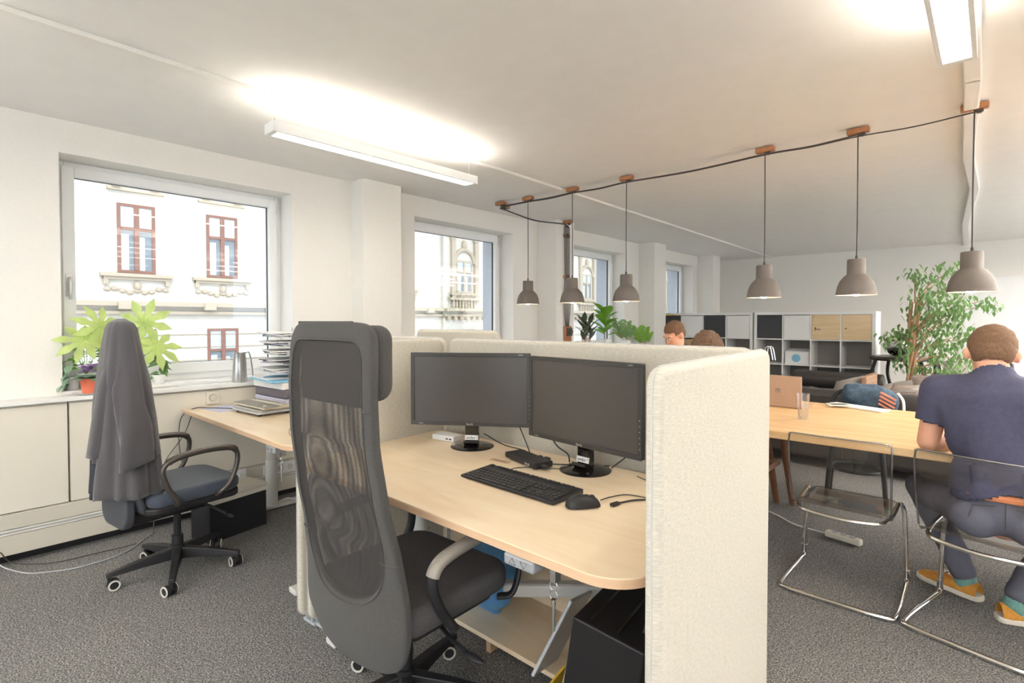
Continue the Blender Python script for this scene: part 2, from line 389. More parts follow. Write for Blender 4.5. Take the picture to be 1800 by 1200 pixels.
# windows added out of frame, right and behind the camera, to brighten the room
def added_window(n,c,d,ax):
    m=MB(); t=0.06
    L,H=d; horiz=(lambda u,v,du,dv:(m.box((c[0],c[1]+u,c[2]+v),(0.06,du,dv)) if ax=='y' else m.box((c[0]+u,c[1],c[2]+v),(du,0.06,dv))))
    horiz(0,H/2-t/2,L,t); horiz(0,-H/2+t/2,L,t); horiz(-L/2+t/2,0,t,H); horiz(L/2-t/2,0,t,H); horiz(0,0,t,H)
    o=obj('window_%d'%n,m,mFrame,smooth=False); o['kind']='structure'
for i,(a,b) in enumerate(RW): added_window(5+i,(XR+0.15,(a+b)/2,1.325),(b-a,2.15),'y')
for i,(a,b) in enumerate(NW): added_window(10+i,((a+b)/2,YN-0.15,1.325),(b-a,2.15),'x')
# inner sills of the recesses and the long sill board
s=MB()
for a,b in WIN: s.b2((-4.31,a,0.905),(-4.09,b,0.925))
struct('trim_6',s,mSill,smooth=False)
struct('trim_7',MB().b2((-4.12,-3.5,0.878),(-3.955,2.43,0.902)),mSill,smooth=False,bevel=0.004)
# far wall door, ceiling conduits
dr=obj('door_1',MB().b2((-0.33,YF-0.03,0.01),(0.75,YF+0.02,1.985)),mWhite,smooth=False,bevel=0.004); dr['kind']='structure'
obj('door_frame',MB().b2((-0.39,YF-0.025,0),(-0.33,YF+0.02,2.02)).b2((-0.33,YF-0.025,1.985),(0.8,YF+0.02,2.02)),mWall,dr,smooth=False)
obj('door_handle',MB().cyl((-0.27,YF-0.05,1.05),(-0.15,YF-0.05,1.05),0.01),mSteel,dr)
def conduit(nm,a,b,wd,h,mat):
    a=V(*a); b=V(*b); d=(b-a); L=d.length; rz=math.atan2(-d.x,d.y); m=MB().box(((a.x+b.x)/2,(a.y+b.y)/2,CZ-h/2),(wd,L,h),rz); struct(nm,m,mat,smooth=False,bevel=0.003)
conduit('trim_8',(-2.74,-1.5,0),(-3.11,10.69,0),0.035,0.022,mWall)
dm=MB(); pts=[V(-0.065,1.0,0),V(-0.09,3.4,0),V(-0.15,5.0,0),V(-0.14,6.2,0),V(-0.27,8.4,0),V(-0.33,10.69,0)]
for a,b in zip(pts,pts[1:]):
    d=b-a; dm.box(((a.x+b.x)/2,(a.y+b.y)/2,CZ-0.02),(0.065,d.length+0.02,0.04),math.atan2(-d.x,d.y))
struct('trim_9',dm,mCeil,smooth=False,bevel=0.006)

# ---------------- under-window cabinets and trunking ----------------
def cabinet(y0,y1,label,doors,floor_z=0.29):
    t=thing('storage_cabinet',label,'cabinet',(-4.04,(y0+y1)/2,0),0,'cabinets below the window sill')
    obj('body',MB().b2((-4.098,y0,floor_z),(-3.998,y1,0.872)),mCab,t,world=True,smooth=False)
    for a,b in doors: obj('door',MB().b2((-3.997,a+0.0025,floor_z),(-3.978,b-0.0025,0.866)),mCab,t,world=True,smooth=False,bevel=0.002)
cabinet(-2.3,-0.87,'cream cabinet under the sill left of the picture edge',[(-2.3,-1.6),(-1.6,-0.87)])
cabinet(-0.865,0.517,'cream wall cabinet under the sill at the left edge, left of the hanging coat',[(-0.865,-0.2),(-0.2,0.517)])
cabinet(0.522,2.43,'cream wall cabinet below the plant window, behind the coat chair and the left desk',[(0.522,2.43)])
tk=thing('cable_trunking','long beige cable trunking along the base of the window wall','cable duct',(-4.0,0,0.04))
obj('body',MB().b2((-4.098,-3.5,0.055),(-3.985,2.43,0.285)),mTrunk,tk,world=True,smooth=False,bevel=0.004)
obj('cover',MB().b2((-3.984,-3.5,0.20),(-3.972,2.43,0.282)).b2((-3.984,-3.5,0.058),(-3.972,2.43,0.168)),mTrunk,tk,world=True,smooth=False,bevel=0.004)
obj('lip',MB().b2((-3.984,-3.5,0.172),(-3.968,2.43,0.178)).b2((-3.984,-3.5,0.19),(-3.968,2.43,0.196)),mWhite,tk,world=True,smooth=False)
def socket(y0,y1,zc,h,label,n):
    t=thing('wall_socket',label,'socket',(-3.972,(y0+y1)/2,zc-h/2),0)
    obj('plate',MB().box((-3.966,(y0+y1)/2,zc),(0.012,y1-y0,h)),mWhite,t,world=True,smooth=False,bevel=0.005)
    for k in range(n):
        c=MB(); yy=y0+(k+0.5)*(y1-y0)/n; c.lathe([(0,0.004),(0.018,0.004),(0.021,0.009),(0.021,0)],(-3.962,yy,zc),20,RY(PI/2))
        obj('outlet',c,mMetalW,t,world=True)
    return t
s1=socket(1.40,1.50,0.235,0.10,'white wall socket with a plug in it, left of the left desk leg',1)
obj('plug',MB().cyl((-3.958,1.45,0.235),(-3.925,1.45,0.235),0.019).tube([(-3.93,1.45,0.23),(-3.925,1.45,0.19),(-3.93,1.45,0.12)],0.005,8),mWhite,s1,world=True)
socket(1.62,1.86,0.235,0.085,'wide pale socket strip on the trunking right of the left desk leg',3)
th=thing('thermostat','small square beige wall control with round dial above the left desk','switch',(-3.978,1.285,0.775))
obj('plate',MB().b2((-3.977,1.245,0.775),(-3.962,1.325,0.86)),mCab,th,world=True,smooth=False,bevel=0.003)
obj('dial',MB().lathe([(0,0.012),(0.02,0.012),(0.023,0)],(-3.963,1.285,0.817),24,RY(PI/2)).lathe([(0.028,0),(0.028,0.003),(0.026,0.003)],(-3.963,1.285,0.817),24,RY(PI/2)),mKeyW,th,world=True)

struct('gap_shadow_left',MB().b2((-4.10,-3.5,0),(-4.05,2.43,0.05)),mBlack,smooth=False)  # black strip stands in for the shadow in the gap under the trunking
# ---------------- street and the building opposite ----------------
struct('trim_10',MB().b2((-60,-40,-4.4),(-4.6,60,-4.2)),mStreet,smooth=False)
B=thing('building','cream old town building with ornate facade across the street','building',(-16,8,-4.2))
obj('wall',MB().b2((-24,-14,-4.2),(-16,13.4,13)).b2((-24,13.4,-4.2),(-15.85,40,13)),mFacade,B,world=True,smooth=False)
cn=MB()
for z,d,h in ((1.70,0.28,0.12),(1.50,0.16,0.08),(5.35,0.3,0.12),(5.2,0.18,0.08)):
    cn.b2((-16-0.02,-14,z),(-16+d,13.42,z+h)); cn.b2((-15.9,13.35,z),(-15.85+d,40,z+h))
for k in range(40): 
    y=13.5+k*0.33; cn.b2((-15.87,y,1.36),(-15.70,y+0.16,1.50))
for z in [0.95,0.6,0.25,-0.1,-0.45,-0.8,-1.2,-1.6]: cn.b2((-16.01,-14,z),(-15.975,13.4,z+0.03)); cn.b2((-15.86,13.35,z),(-15.825,40,z+0.03))
for k in range(14): cn.b2((-15.8,-10+k*1.9-0.28,1.62),(-15.66,-10+k*1.9,1.80))
for z in (4.7,4.2,3.6,3.0,2.15): cn.b2((-16.01,-14,z),(-15.985,2.0,z+0.02))
obj('cornice',cn,mFacT,B,world=True,smooth=False,bevel=0.01)
def fwin(y,z0,z1,w=0.8,arch=False,x=-16):
    f=MB(); t=0.07; xa,xb=x-0.01,x+0.03
    f.b2((xa,y,z0),(xb,y+t,z1)); f.b2((xa,y+w-t,z0),(xb,y+w,z1)); f.b2((xa,y+t,z1-t),(xb,y+w-t,z1)); f.b2((xa,y+t,z0),(xb,y+w-t,z0+t)); f.b2((xa+0.012,y+w/2-0.05,z0+t),(xb+0.02,y+w/2+0.05,z1-t))
    zt=z0+(z1-z0)*0.62; f.b2((xa+0.014,y+t,zt),(xb+0.015,y+w-t,zt+0.07))
    o=obj('window',f,mFacW if not arch else mFacT,B,world=True,smooth=False)
    g=MB().b2((x-0.015,y+0.02,z0+0.02),(x+0.005,y+w-0.02,z1-0.02)); obj('pane',g,mFacG,o,world=True,smooth=False)
    c=MB().b2((x+0.006,y+0.07,zt+0.07),(x+0.012,y+w-0.07,z1-0.07)); c.b2((x+0.006,y+0.08,z0+0.07),(x+0.012,y+w*0.3,zt-0.1)); c.b2((x+0.006,y+w*0.55,z0+0.07),(x+0.012,y+w*0.72,zt-0.15)); obj('blind',c,mCurt,o,world=True,smooth=False)
    s=MB(); s.b2((x-0.01,y-0.36,z0-0.1),(x+0.16,y+w+0.36,z0-0.02)); s.b2((x-0.01,y-0.3,z0-0.17),(x+0.1,y+w+0.3,z0-0.1))
    for yy in (y-0.3,y+w+0.2): s.b2((x-0.01,yy,z0-0.3),(x+0.09,yy+0.1,z0-0.1))
    for k in range(9):
        a=(k-4)/4; s.ell((x+0.02,y+w/2+a*0.62,z0-0.38-0.09*(1-a*a)-0.03*math.cos(k*2.3)),(0.05,0.075,0.06),10)
    s.ell((x+0.03,y+w/2,z0-0.32),(0.08,0.09,0.12),12)
    if arch:
        for k in range(8): s.b2((x+0.03,y-0.25+k*0.16,z0-0.62),(x+0.13,y-0.17+k*0.16,z0-0.3))
        s.b2((x,y-0.45,z0-0.3),(x+0.22,y+w+0.45,z0-0.2)); s.b2((x,y-0.45,z0-0.72),(x+0.22,y+w+0.45,z0-0.62))
        s.tube([(x+0.02,y+w/2+math.cos(PI*k/16)*w*0.62,z1-0.1+math.sin(PI*k/16)*w*0.62) for k in range(17)],0.09,8)
        s.ell((x+0.03,y+w/2,z1+0.62),(0.1,0.14,0.2),12)
        for yy in (y-0.3,y+w+0.1): s.b2((x,yy,z0-0.2),(x+0.12,yy+0.2,z1+0.75)); s.ell((x+0.05,yy+0.1,z1+0.9),(0.12,0.16,0.22),12)
        s.b2((x,y-0.4,z1+1.1),(x+0.25,y+w+0.4,z1+1.25))
    obj('sill',s,mFacT,o,world=True,smooth=True)
for k in range(-4,5):
    y=3.07+2.0*k
    fwin(y,2.53,4.25); fwin(y,-0.55,1.12)
    m=MB().b2((-16.01,y-0.2,4.55),(-15.9,y+1.0,4.62)); 
    for q in (y-0.1,y+0.7): m.b2((-16,q,4.62),(-15.85,q+0.16,4.74))
    obj('lintel',m,mFacT,B,world=True,smooth=False)
for k in range(8):
    fwin(14.05+2.9*k,2.45,3.75,0.85,True,-15.85)
    if k: fwin(14.05+2.9*k,-0.55,0.9,0.8,False,-15.85)

# ---------------- ceiling luminaires and pendant row ----------------
def luminaire(x,y0,label,tilt=0,up=None):
    L=1.45; t=thing('linear_luminaire',label,'ceiling light',(x,y0+L/2,2.325),tilt,'linear ceiling luminaires')
    h=MB(); W=0.115; zt=0.055
    h.b2((-W/2,-L/2,0),(-W/2+0.016,L/2,zt)); h.b2((W/2-0.016,-L/2,0),(W/2,L/2,zt)); h.b2((-W/2+0.016,-L/2,0),(W/2-0.016,-L/2+0.03,zt)); h.b2((-W/2+0.016,L/2-0.03,0),(W/2-0.016,L/2,zt))
    obj('housing',h,mWhite,t,smooth=False,bevel=0.002)
    d=obj('diffuser',MB().b2((-W/2+0.016,-L/2+0.03,0.004),(W/2-0.016,L/2-0.03,0.008)),mEmitG if up is mEmitF else mEmitD,t,smooth=False)
    u=obj('upper_diffuser',MB().b2((-W/2+0.016,-L/2+0.03,0.045),(W/2-0.016,L/2-0.03,0.05)),up or mEmitU,t,smooth=False)
    for s_ in (-1,1):
        yy=s_*(L/2-0.03); obj('suspension_wire',MB().cyl((0,yy,zt),(0,yy,0.205),0.0012,seg=6).lathe([(0.004,0.05),(0.004,0.08)],(0,yy,0),8).lathe([(0,0.205),(0.012,0.205),(0.014,0.2145),(0,0.2145)],(0,yy,0),16),mSteel,t)
    return t
mEmitD=M('luminaire_glow','#fffbf5',0.4,emit=10.0); mEmitU=M('luminaire_glow_up','#fff8ec',0.4,emit=18.0); mEmitH=M('fill_glow_back','#fffaf0',0.4,emit=32.0); mEmitF=M('fill_glow_far','#fffaf3',0.4,emit=34.0); mEmitG=M('fill_glow_far_down','#fffaf3',0.4,emit=32.0)  # far and back glows belong to added fill lights out of view
luminaire(-2.80,1.19,'white linear ceiling light on two wires, above the desk near the plant window')
luminaire(-0.115,1.19,'white linear ceiling light at the top right, cut off by the picture edge')
colw={-2.80:'nearest the window wall',-1.45:'second column from the window wall',-0.115:'middle column',1.22:'second column from the right wall',2.56:'nearest the right wall'}
colw2={0.85:'left column',1.6:'middle column',2.6:'column nearest the right wall'}
for y,rw in ((3.4,'first row right of the picture'),(5.2,'second row right of the picture'),(7.0,'third row right of the picture'),(8.5,'last row by the far wall')):
    for x in ((0.85,1.6,2.6) if y<8 else (1.6,2.6)): luminaire(x,y,'added linear fill light, %s, %s'%(rw,colw2[x]),up=mEmitF)  # unseen lights added to brighten the far end of the room
for x in (1.22,2.56): luminaire(x,1.19,'added linear fill light outside the picture, %s'%colw[x])  # added out of view for more even brightness
for y,rw in ((-3.5,'row farthest behind the viewer'),(-1.62,'row just behind the viewer')):
    for x in colw: luminaire(x,y,'added linear fill light, %s, %s'%(rw,colw[x]),up=mEmitH)  # unseen lights added behind the viewer to brighten the room
PY_=3.86; PX_=[-3.316,-2.793,-2.247,-1.173,-0.633,-0.093]
BOT=[1.505]*6
words=['first pendant lamp from the window wall','pendant lamp in front of the pillar cables, second from the window wall','third pendant lamp from the window wall','fourth pendant lamp, above the middle of the oak table','fifth pendant lamp, left of the tree','largest-looking pendant lamp at the right end of the row']
clipw=['first on the lamp cable, beside the corner','second on the lamp cable','third on the lamp cable','fourth on the lamp cable','fifth on the lamp cable','last on the lamp cable, at the right end']
def clip_block(x,y,z,rz,label,vert=False):
    t=thing('cable_clip',label,'cable holder',(x,y,z),rz,'wooden cable clips')
    if vert: obj('block',MB().box((0.013,0,0),(0.024,0.11,0.035)),mClip,t,smooth=False,bevel=0.004); obj('clamp',MB().box((0.032,0,0),(0.016,0.05,0.05)),mDkMetal,t,smooth=False,bevel=0.004)
    else: obj('block',MB().box((0,0,0.023),(0.045,0.12,0.034)),mClip,t,smooth=False,bevel=0.006); obj('clamp',MB().box((0,-0.02,0),(0.03,0.035,0.014)).cyl((0,-0.02,-0.014),(0,-0.02,0.0),0.012),mDkMetal,t,smooth=True,bevel=0.002)
    return t
def pendant(x,zb,label):
    t=thing('pendant_lamp',label,'pendant lamp',(x,PY_,zb),0,'taupe pendant lamps above the table')
    prof=[(0.112,0.0),(0.110,0.004),(0.108,0.02),(0.101,0.055),(0.088,0.088),(0.068,0.114),(0.054,0.126),(0.051,0.132),(0.050,0.215),(0.047,0.222),(0.006,0.224)]
    obj('lamp_shade',MB().lathe(prof,seg=48),mTaupe,t,ang=60)
    obj('shade_lining',MB().lathe([(0.109,0.001),(0.105,0.02),(0.098,0.054),(0.085,0.086),(0.065,0.110),(0.046,0.128),(0.0,0.130)],seg=48),mInner,t,ang=60)
    obj('bulb',MB().lathe([(0,-0.006),(0.018,-0.002),(0.029,0.014),(0.03,0.03),(0.022,0.055),(0.014,0.075),(0.013,0.1),(0,0.1)],seg=24),mBulb,t,ang=60)
    zc=2.50-zb
    obj('cord',MB().tube(spline([(0,0,0.22),(0.002*math.sin(x*9),0,zc*0.5),(-0.001,0,zc-0.06),(0,0,zc-0.02),(0,-0.01,zc)],5),0.0035,8).cyl((0,0,0.22),(0,0,0.245),0.007),mCord,t)
    return t
for x,b,wd in zip(PX_,BOT,words): pendant(x,b,'matt taupe metal '+wd)
for x,wd in zip([-3.52]+PX_[:],clipw[:1]+clipw[:]):
    if x==-3.52: clip_block(-3.66,3.84,2.493,R(90),'small wooden clip on the ceiling where the lamp cables turn the corner')
    else: clip_block(x,PY_,2.493,R(90),'wooden ceiling clip holding the cord, '+wd)
clip_block(-3.72,3.98,2.493,R(20),'small wooden clip on the ceiling just past the cable corner')
clip_block(-3.76,5.10,2.493,R(100),'wooden clip at the ceiling on top of the pillar with the cables')
cb=MB()
for k,(x0,n) in enumerate(((-3.316,1),(-2.793,2),(-2.247,3),(-1.173,4),(-0.633,5),(-0.093,6))):
    off=(k-2.5)*0.006; zz=2.487+0.003*math.sin(k*2)
    pts=[(x0,PY_-0.01,zz)]
    for a in [p for p in PX_[::-1] if p<x0-0.01]: pts+= [((pts[-1][0]+a)/2,PY_+off,zz-0.012*abs(pts[-1][0]-a)),(a,PY_+off*0.6,zz)]
    pts+=[(-3.6,PY_+off*0.7,zz),(-3.71,3.90+off,zz-0.004),(-3.725,3.99,zz-0.006),(-3.76+off*0.5,4.5,zz-0.035),(-3.765+off*0.3,5.02,zz-0.004),(-3.772,5.10+off*3.2,2.455),(-3.785,5.12+off*3.4,2.40),(-3.787,5.13+off*3.2,1.9),(-3.787,5.13+off*4.2,1.55),(-3.786,5.13+off*2.2,1.27)]
    cb.tube(spline(pts,6),0.004,7)
tag(obj('lamp_cable_bundle',cb,mCord),'bundle of dark lamp cables running along the ceiling and down the pillar','cable')
for z,wd in ((2.36,'upper'),(1.87,'middle')): clip_block(-3.808,5.13,z,0,'wooden clip on the pillar, %s one holding the vertical cables'%wd,True)
sb=thing('socket_board','wooden board with dark socket at the foot of the vertical cables on the pillar','socket',(-3.808,5.15,1.10))
obj('board',MB().box((0.014,0,0.085),(0.022,0.13,0.19)),mClip,sb,smooth=False,bevel=0.004)
obj('outlet',MB().box((0.035,0.01,0.11),(0.025,0.09,0.1)).lathe([(0,0.02),(0.03,0.02),(0.034,0)],(0.048,0.01,0.11),20,RY(PI/2)),mDkMetal,sb,bevel=0.004)
# ---------------- sit-stand desks and wool screens ----------------
def desk(x0,x1,y0,y1,z,label,ctrl_x,key_x,rs,legs,extra=None):
    t=thing('standing_desk',label,'desk',((x0+x1)/2,(y0+y1)/2,0))
    out=rrect(x0,y0,x1,y1,rs,10)
    obj('tabletop',MB().prism(out,z-0.004,z),mBirch,t,world=True,smooth=False)
    obj('edge_band',MB().prism(out,z-0.026,z-0.0041),mBirchE,t,world=True,smooth=True)
    ym=(y0+y1)/2
    for lx in legs:
        l=obj('leg',MB().cyl((lx,ym+0.12,0.3),(lx,ym+0.12,z-0.07),0.034,seg=28).cyl((lx,ym+0.12,0.03),(lx,ym+0.12,0.36),0.041,seg=28),mMetalW,t,world=True)
        obj('foot',MB().b2((lx-0.035,y0+0.06,0.008),(lx+0.035,y1-0.03,0.035)),mMetalW,l,world=True,smooth=False,bevel=0.006)
        obj('bracket',MB().b2((lx-0.03,y0+0.1,z-0.07),(lx+0.03,y1-0.1,z-0.027)),mMetalW,l,world=True,smooth=False,bevel=0.004)
    obj('crossbar',MB().b2((min(legs),ym+0.09,z-0.085),(max(legs),ym+0.15,z-0.03)),mMetalW,t,world=True,smooth=False,bevel=0.004)
    c=obj('height_control',MB().b2((ctrl_x-0.052,y0-0.004,z-0.058),(ctrl_x+0.052,y0+0.05,z-0.027)),mCtl,t,world=True,smooth=False,bevel=0.006)
    sy=MB(); yy=y0-0.0055
    for cx,s in ((ctrl_x-0.02,1),(ctrl_x+0.02,-1)):
        P=[V(cx-0.012,yy,z-0.0425-0.008*s),V(cx+0.012,yy,z-0.0425-0.008*s),V(cx,yy,z-0.0425+0.009*s)]; sy.tube(P,0.0007,6,closed=True)
    obj('arrow_marks',sy,mBezel,c,world=True)
    k=MB(); zz=z-0.06
    for i in range(2): k.tube([(key_x+0.012*math.cos(a),y0+0.012,zz-0.012-i*0.024+0.013*math.sin(a)) for a in [2*PI*q/16 for q in range(16)]],0.0013,6,closed=True)
    k.cyl((key_x,y0+0.012,zz-0.045),(key_x,y0+0.012,zz-0.06),0.006); k.cyl((key_x,y0+0.012,zz-0.055),(key_x-0.001,y0+0.012,zz-0.125),0.004); k.b2((key_x-0.008,y0+0.008,zz-0.002),(key_x+0.008,y0+0.03,z-0.027))
    tag(obj('crank_key',k,mSteel,t,world=True),'small steel key on a ring')
    return t
MD=desk(-2.195,-0.575,1.018,1.835,0.76,'birch topped standing desk with two monitors between the cream wool screens',-0.905,-0.80,(0.06,0.13,0.03,0.03),(-2.0,-0.72))
LD=desk(-3.965,-2.375,1.10,1.88,0.762,'birch topped standing desk against the window cabinets, left of the screens',-2.60,-2.51,(0.02,0.12,0.03,0.02),(-3.80,-2.52))
def panel(name,p0,p1,label,z0=0.045,z1=1.253,th=0.038,feet=True):
    p0=V(*p0,0); p1=V(*p1,0); d=p1-p0; L=d.length; rz=math.atan2(d.y,d.x)
    t=thing(name,label,'desk screen',(p0.x,p0.y,0),rz,'cream wool desk screens')
    out=rrect(0,z0,L,z1,(0.05,0.05,0.045,0.045),8)
    obj('upholstery',MB().prism(out,-th/2,th/2,RX(PI/2)),mPanel,t,smooth=True,bevel=0.017,seg=5,ang=50)
    # zip seam along the rim
    inner=[V(x,0,z) for x,z in rrect(-0.0015,z0-0.0015,L+0.0015,z1+0.0015,(0.05,0.05,0.045,0.045),8)]
    obj('seam',MB().tube(inner,0.0016,6,closed=True),mSeam,t)
    if feet:
        for x in (0.05,L-0.09):
            f=MB(); f.b2((x,-0.045,0),(x+0.035,0.045,0.012)); f.b2((x,-0.028,0.012),(x+0.035,-0.02,0.09)); f.b2((x,0.02,0.012),(x+0.035,0.028,0.09))
            obj('foot_clamp',f,mTray,t,smooth=False,bevel=0.003)
    return t
panel('desk_screen',(-0.512,0.985),(-0.566,1.88),'cream wool screen along the right side of the birch desk, nearest the viewer')
panel('desk_screen',(-2.175,1.892),(-0.60,1.892),'cream wool screen across the back of the birch desk, behind the two monitors')
panel('desk_screen',(-2.17,1.07),(-2.222,1.865),'cream wool screen left of the two monitors, half hidden by the tall chair')
panel('desk_screen',(-2.235,1.055),(-2.285,1.865),'cream wool screen at the right end of the left desk, touching its twin')
panel('desk_screen',(-3.80,1.92),(-2.26,1.92),'cream wool screen across the back of the left desk, mostly hidden behind the tall chair')
panel('desk_screen',(-3.0,2.30),(-2.2,2.30),'beige screen further back by the pillar, only a rounded corner showing above the others',z1=1.285)
hk=MB()
for i in (0,1): hk.tube(spline([(-0.572+0.008*i,1.90,1.235),(-0.572+0.008*i,1.908,1.256),(-0.560+0.008*i,1.915,1.256),(-0.552+0.008*i,1.918,1.215)],5),0.0018,6)
tag(obj('wire_hook',hk,mSteel),'thin wire hook over the far top corner of the nearest screen','hook')

# ---------------- monitors ----------------
def monitor(cx,cy,rz,bx,by,label,z=0.76,zc=1.03,led=True,tagtext=True):
    t=thing('computer_monitor',label,'monitor',(bx,by,z),rz,'monitors on the desks')
    W,H=0.565,0.338; m=WM[t].inverted()@T(cx,cy,zc)@RZ(rz)
    def tr(mb): mb.bm.transform(m); return mb
    obj('casing',tr(MB().b2((-W/2,0.002,-H/2),(W/2,0.024,H/2)).b2((-W/2+0.08,0.024,-H/2+0.05),(W/2-0.08,0.05,H/2-0.08))),mBlack,t,smooth=False,bevel=0.004)
    bz=MB(); b=0.017
    for q in (((-W/2,-0.004,H/2-b),(W/2,0.004,H/2)),((-W/2,-0.004,-H/2),(W/2,0.004,-H/2+b)),((-W/2,-0.004,-H/2+b),(-W/2+b,0.004,H/2-b)),((W/2-b,-0.004,-H/2+b),(W/2,0.004,H/2-b))): bz.b2(*q)
    bo=obj('bezel',tr(bz),mBezel,t,smooth=False,bevel=0.0015)
    obj('screen',tr(MB().b2((-W/2+b,0.0005,-H/2+b),(W/2-b,0.003,H/2-b))),mScreen,t,smooth=False)
    fm=WM[t]@m
    text('maker_logo','BenQ',0.013,mSteel,bo,fm@T(-0.0,-0.0045,-H/2+0.008)@RX(PI/2),world=True)
    text('model_text','Senseye',0.006,mSteel,bo,fm@T(-W/2+0.05,-0.0045,-H/2+0.008)@RX(PI/2),world=True)
    text('model_text','GL2460',0.006,mSteel,bo,fm@T(W/2-0.045,-0.0045,H/2-0.008)@RX(PI/2),world=True)
    bt=MB()
    for k in range(6): bt.box((W/2-0.006,-0.0045,-H/2+0.04+k*0.02),(0.003,0.001,0.004))
    obj('button_marks',tr(bt),mSteel,bo,smooth=False)
    # stand: neck rises from the round foot, local to the thing
    obj('neck',MB().prism([(-0.032,-0.012),(0.032,-0.012),(0.030,0.02),(-0.030,0.02)],0.012,zc-z-H/2+0.06),mBlackG,t,smooth=False,bevel=0.004)
    obj('foot',MB().lathe([(0,0.012),(0.05,0.011),(0.095,0.006),(0.102,0.003),(0.102,0),(0,0)],seg=56).box((0,-0.028,0.02),(0.066,0.035,0.012),0,RX(R(-35))),mBlackG,t)
    if tagtext:
        pl=obj('name_tag',MB().box((0,-0.0145,0.044),(0.062,0.003,0.022),0,RX(R(-12))),mPaper,t,smooth=False)
        text('tag_text','andys',0.0175,mBlack,pl,T(-0.004,-0.0168,0.0445)@RX(R(90-12)))
        text('tag_text','TM',0.006,mBezel,pl,T(0.0245,-0.0168,0.048)@RX(R(90-12)))
    return t
monitor(-1.785,1.665,R(34),-1.795,1.69,'black monitor on the left of the pair, turned away from its neighbour')
RM=monitor(-1.175,1.675,R(-6),-1.18,1.72,'black monitor on the right of the pair, in front of the nearest screen')
monitor(-3.06,1.62,R(4),-3.06,1.66,'monitor on the left desk, only its top edge showing above the tall chair',zc=1.175,tagtext=False)
obj('note_sticker',MB().box((-0.279,-0.0045,0.26),(0.012,0.001,0.035)),mPaperL,RM,smooth=False,world=False)

# ---------------- keyboard, mouse, dock and cables ----------------
def keyboard(label,loc,rz,body,keys,L=0.442,W=0.135,thick=0.018):
    t=thing('keyboard',label,'keyboard',loc,rz)
    obj('body',MB().prism([(-W/2,0.002),(W/2,0.002),(W/2,thick),(-W/2,0.010)],-L/2,L/2,Matrix(((0,0,1,0),(1,0,0,0),(0,1,0,0),(0,0,0,1)))),body,t,smooth=False,bevel=0.002)
    kk=[MB(),MB(),MB()]; sl=(thick-0.010)/W; sp=-L/2+0.012+0.0190*15.1; sq=-L/2+0.012+0.0190*18.3
    def key(x,y,w,d=0.015): kk[(x>sp)+(x>sq)].box((x,y,0.010+sl*(y+W/2)+0.002),(w,d,0.005),0,RX(math.atan(sl)))
    x0=-L/2+0.012; pitch=0.0190
    for r in range(5):
        y=-W/2+0.016+r*0.0195; x=x0; 
        row={0:[1.3,1.3,1.3,6,1.3,1.3,1.3,1.2],1:[1.3]+[1]*11+[2.7],2:[1.8]+[1]*11+[1.2+1.0],3:[1.5]+[1]*12+[1.5],4:[1]*13+[2]}[r]
        for q in row: key(x+q*pitch/2,y,q*pitch-0.003); x+=q*pitch
        if r in(3,4): [key(x0+15.25*pitch+c*pitch+pitch/2,y,0.016) for c in range(3)]
        if r==0: [key(x0+15.25*pitch+c*pitch+pitch/2,y,0.016) for c in range(3)]
        if r==1: key(x0+16.25*pitch+pitch/2,y,0.016)
        for c in range(4): key(x0+18.5*pitch+c*pitch+pitch/2,y,0.016)
    y=W/2-0.013
    for c in list(range(1))+[2,3,4,5]+[6.5,7.5,8.5,9.5]+[11,12,13,14]+[15.25,16.25,17.25]+[18.5,19.5,20.5]: key(x0+c*pitch+pitch/2,y,0.016,0.011)
    for k,nm in zip(kk,('main_keys','navigation_keys','number_keys')): obj(nm,k,keys,t,smooth=False,bevel=0.0008)
    return t
keyboard('black full-size keyboard on the birch desk in front of the monitors',(-1.245,1.40,0.761),R(-1.5),mBlack,mKey,L=0.45,W=0.16)
ms=thing('computer_mouse','black computer mouse lying right of the black keyboard','mouse',(-0.952,1.375,0.761),R(-35))
bm=MB(); bm.grid(lambda u,v:V(0.031*math.sin(PI*v)**0.6*math.cos(2*PI*u)*(1.0+0.06*math.cos(2*PI*v)),0.056*-math.cos(PI*v),0.002+max(0,0.036*math.sin(PI*v)**0.8*math.sin(2*PI*u)*(1-0.15*math.cos(PI*v)*-1))),28,18,True)
obj('shell',bm,mBlack,ms); obj('wheel',MB().cyl((-0.004,0.032,0.027),(0.004,0.032,0.027),0.008),mKey,ms)
obj('buttons',MB().tube([(0,0.05,0.021),(0,0.03,0.0345),(0,0.008,0.0385)],0.0006,6),mKey,ms)
dk=thing('docking_station','flat black docking station between the two monitor stands','dock',(-1.42,1.655,0.761),R(-16))
obj('body',MB().b2((-0.115,-0.045,0.002),(0.115,0.045,0.026)),mBlack,dk,smooth=False,bevel=0.006)
obj('port_marks',MB().box((0.05,-0.0455,0.014),(0.012,0.001,0.003)).box((0.07,-0.0455,0.014),(0.012,0.001,0.003)).box((0.06,-0.0455,0.008),(0.035,0.001,0.001)),mPaper,dk,smooth=False)
obj('plugs',MB().b2((-0.02,0.045,0.006),(0.0,0.075,0.016)).b2((0.02,0.045,0.006),(0.05,0.08,0.018)).b2((0.115,-0.02,0.006),(0.145,0.0,0.018)),mKey,dk,smooth=False,bevel=0.002)
gr=thing('desk_grommet','pale birch cable cap let into the desk behind the keyboard','cable cap',(-1.52,1.588,0.7605),R(3))
obj('cap',MB().prism(rrect(-0.05,-0.014,0.05,0.014,(0.006,)*4),0,0.0015),mBirchE,gr,smooth=False); obj('slot',MB().box((0,0,0.0018),(0.07,0.004,0.0008)),mBlack,gr,smooth=False)
ch=thing('phone_charger','white charger box behind the left monitor stand','charger',(-1.985,1.70,0.761),R(8))
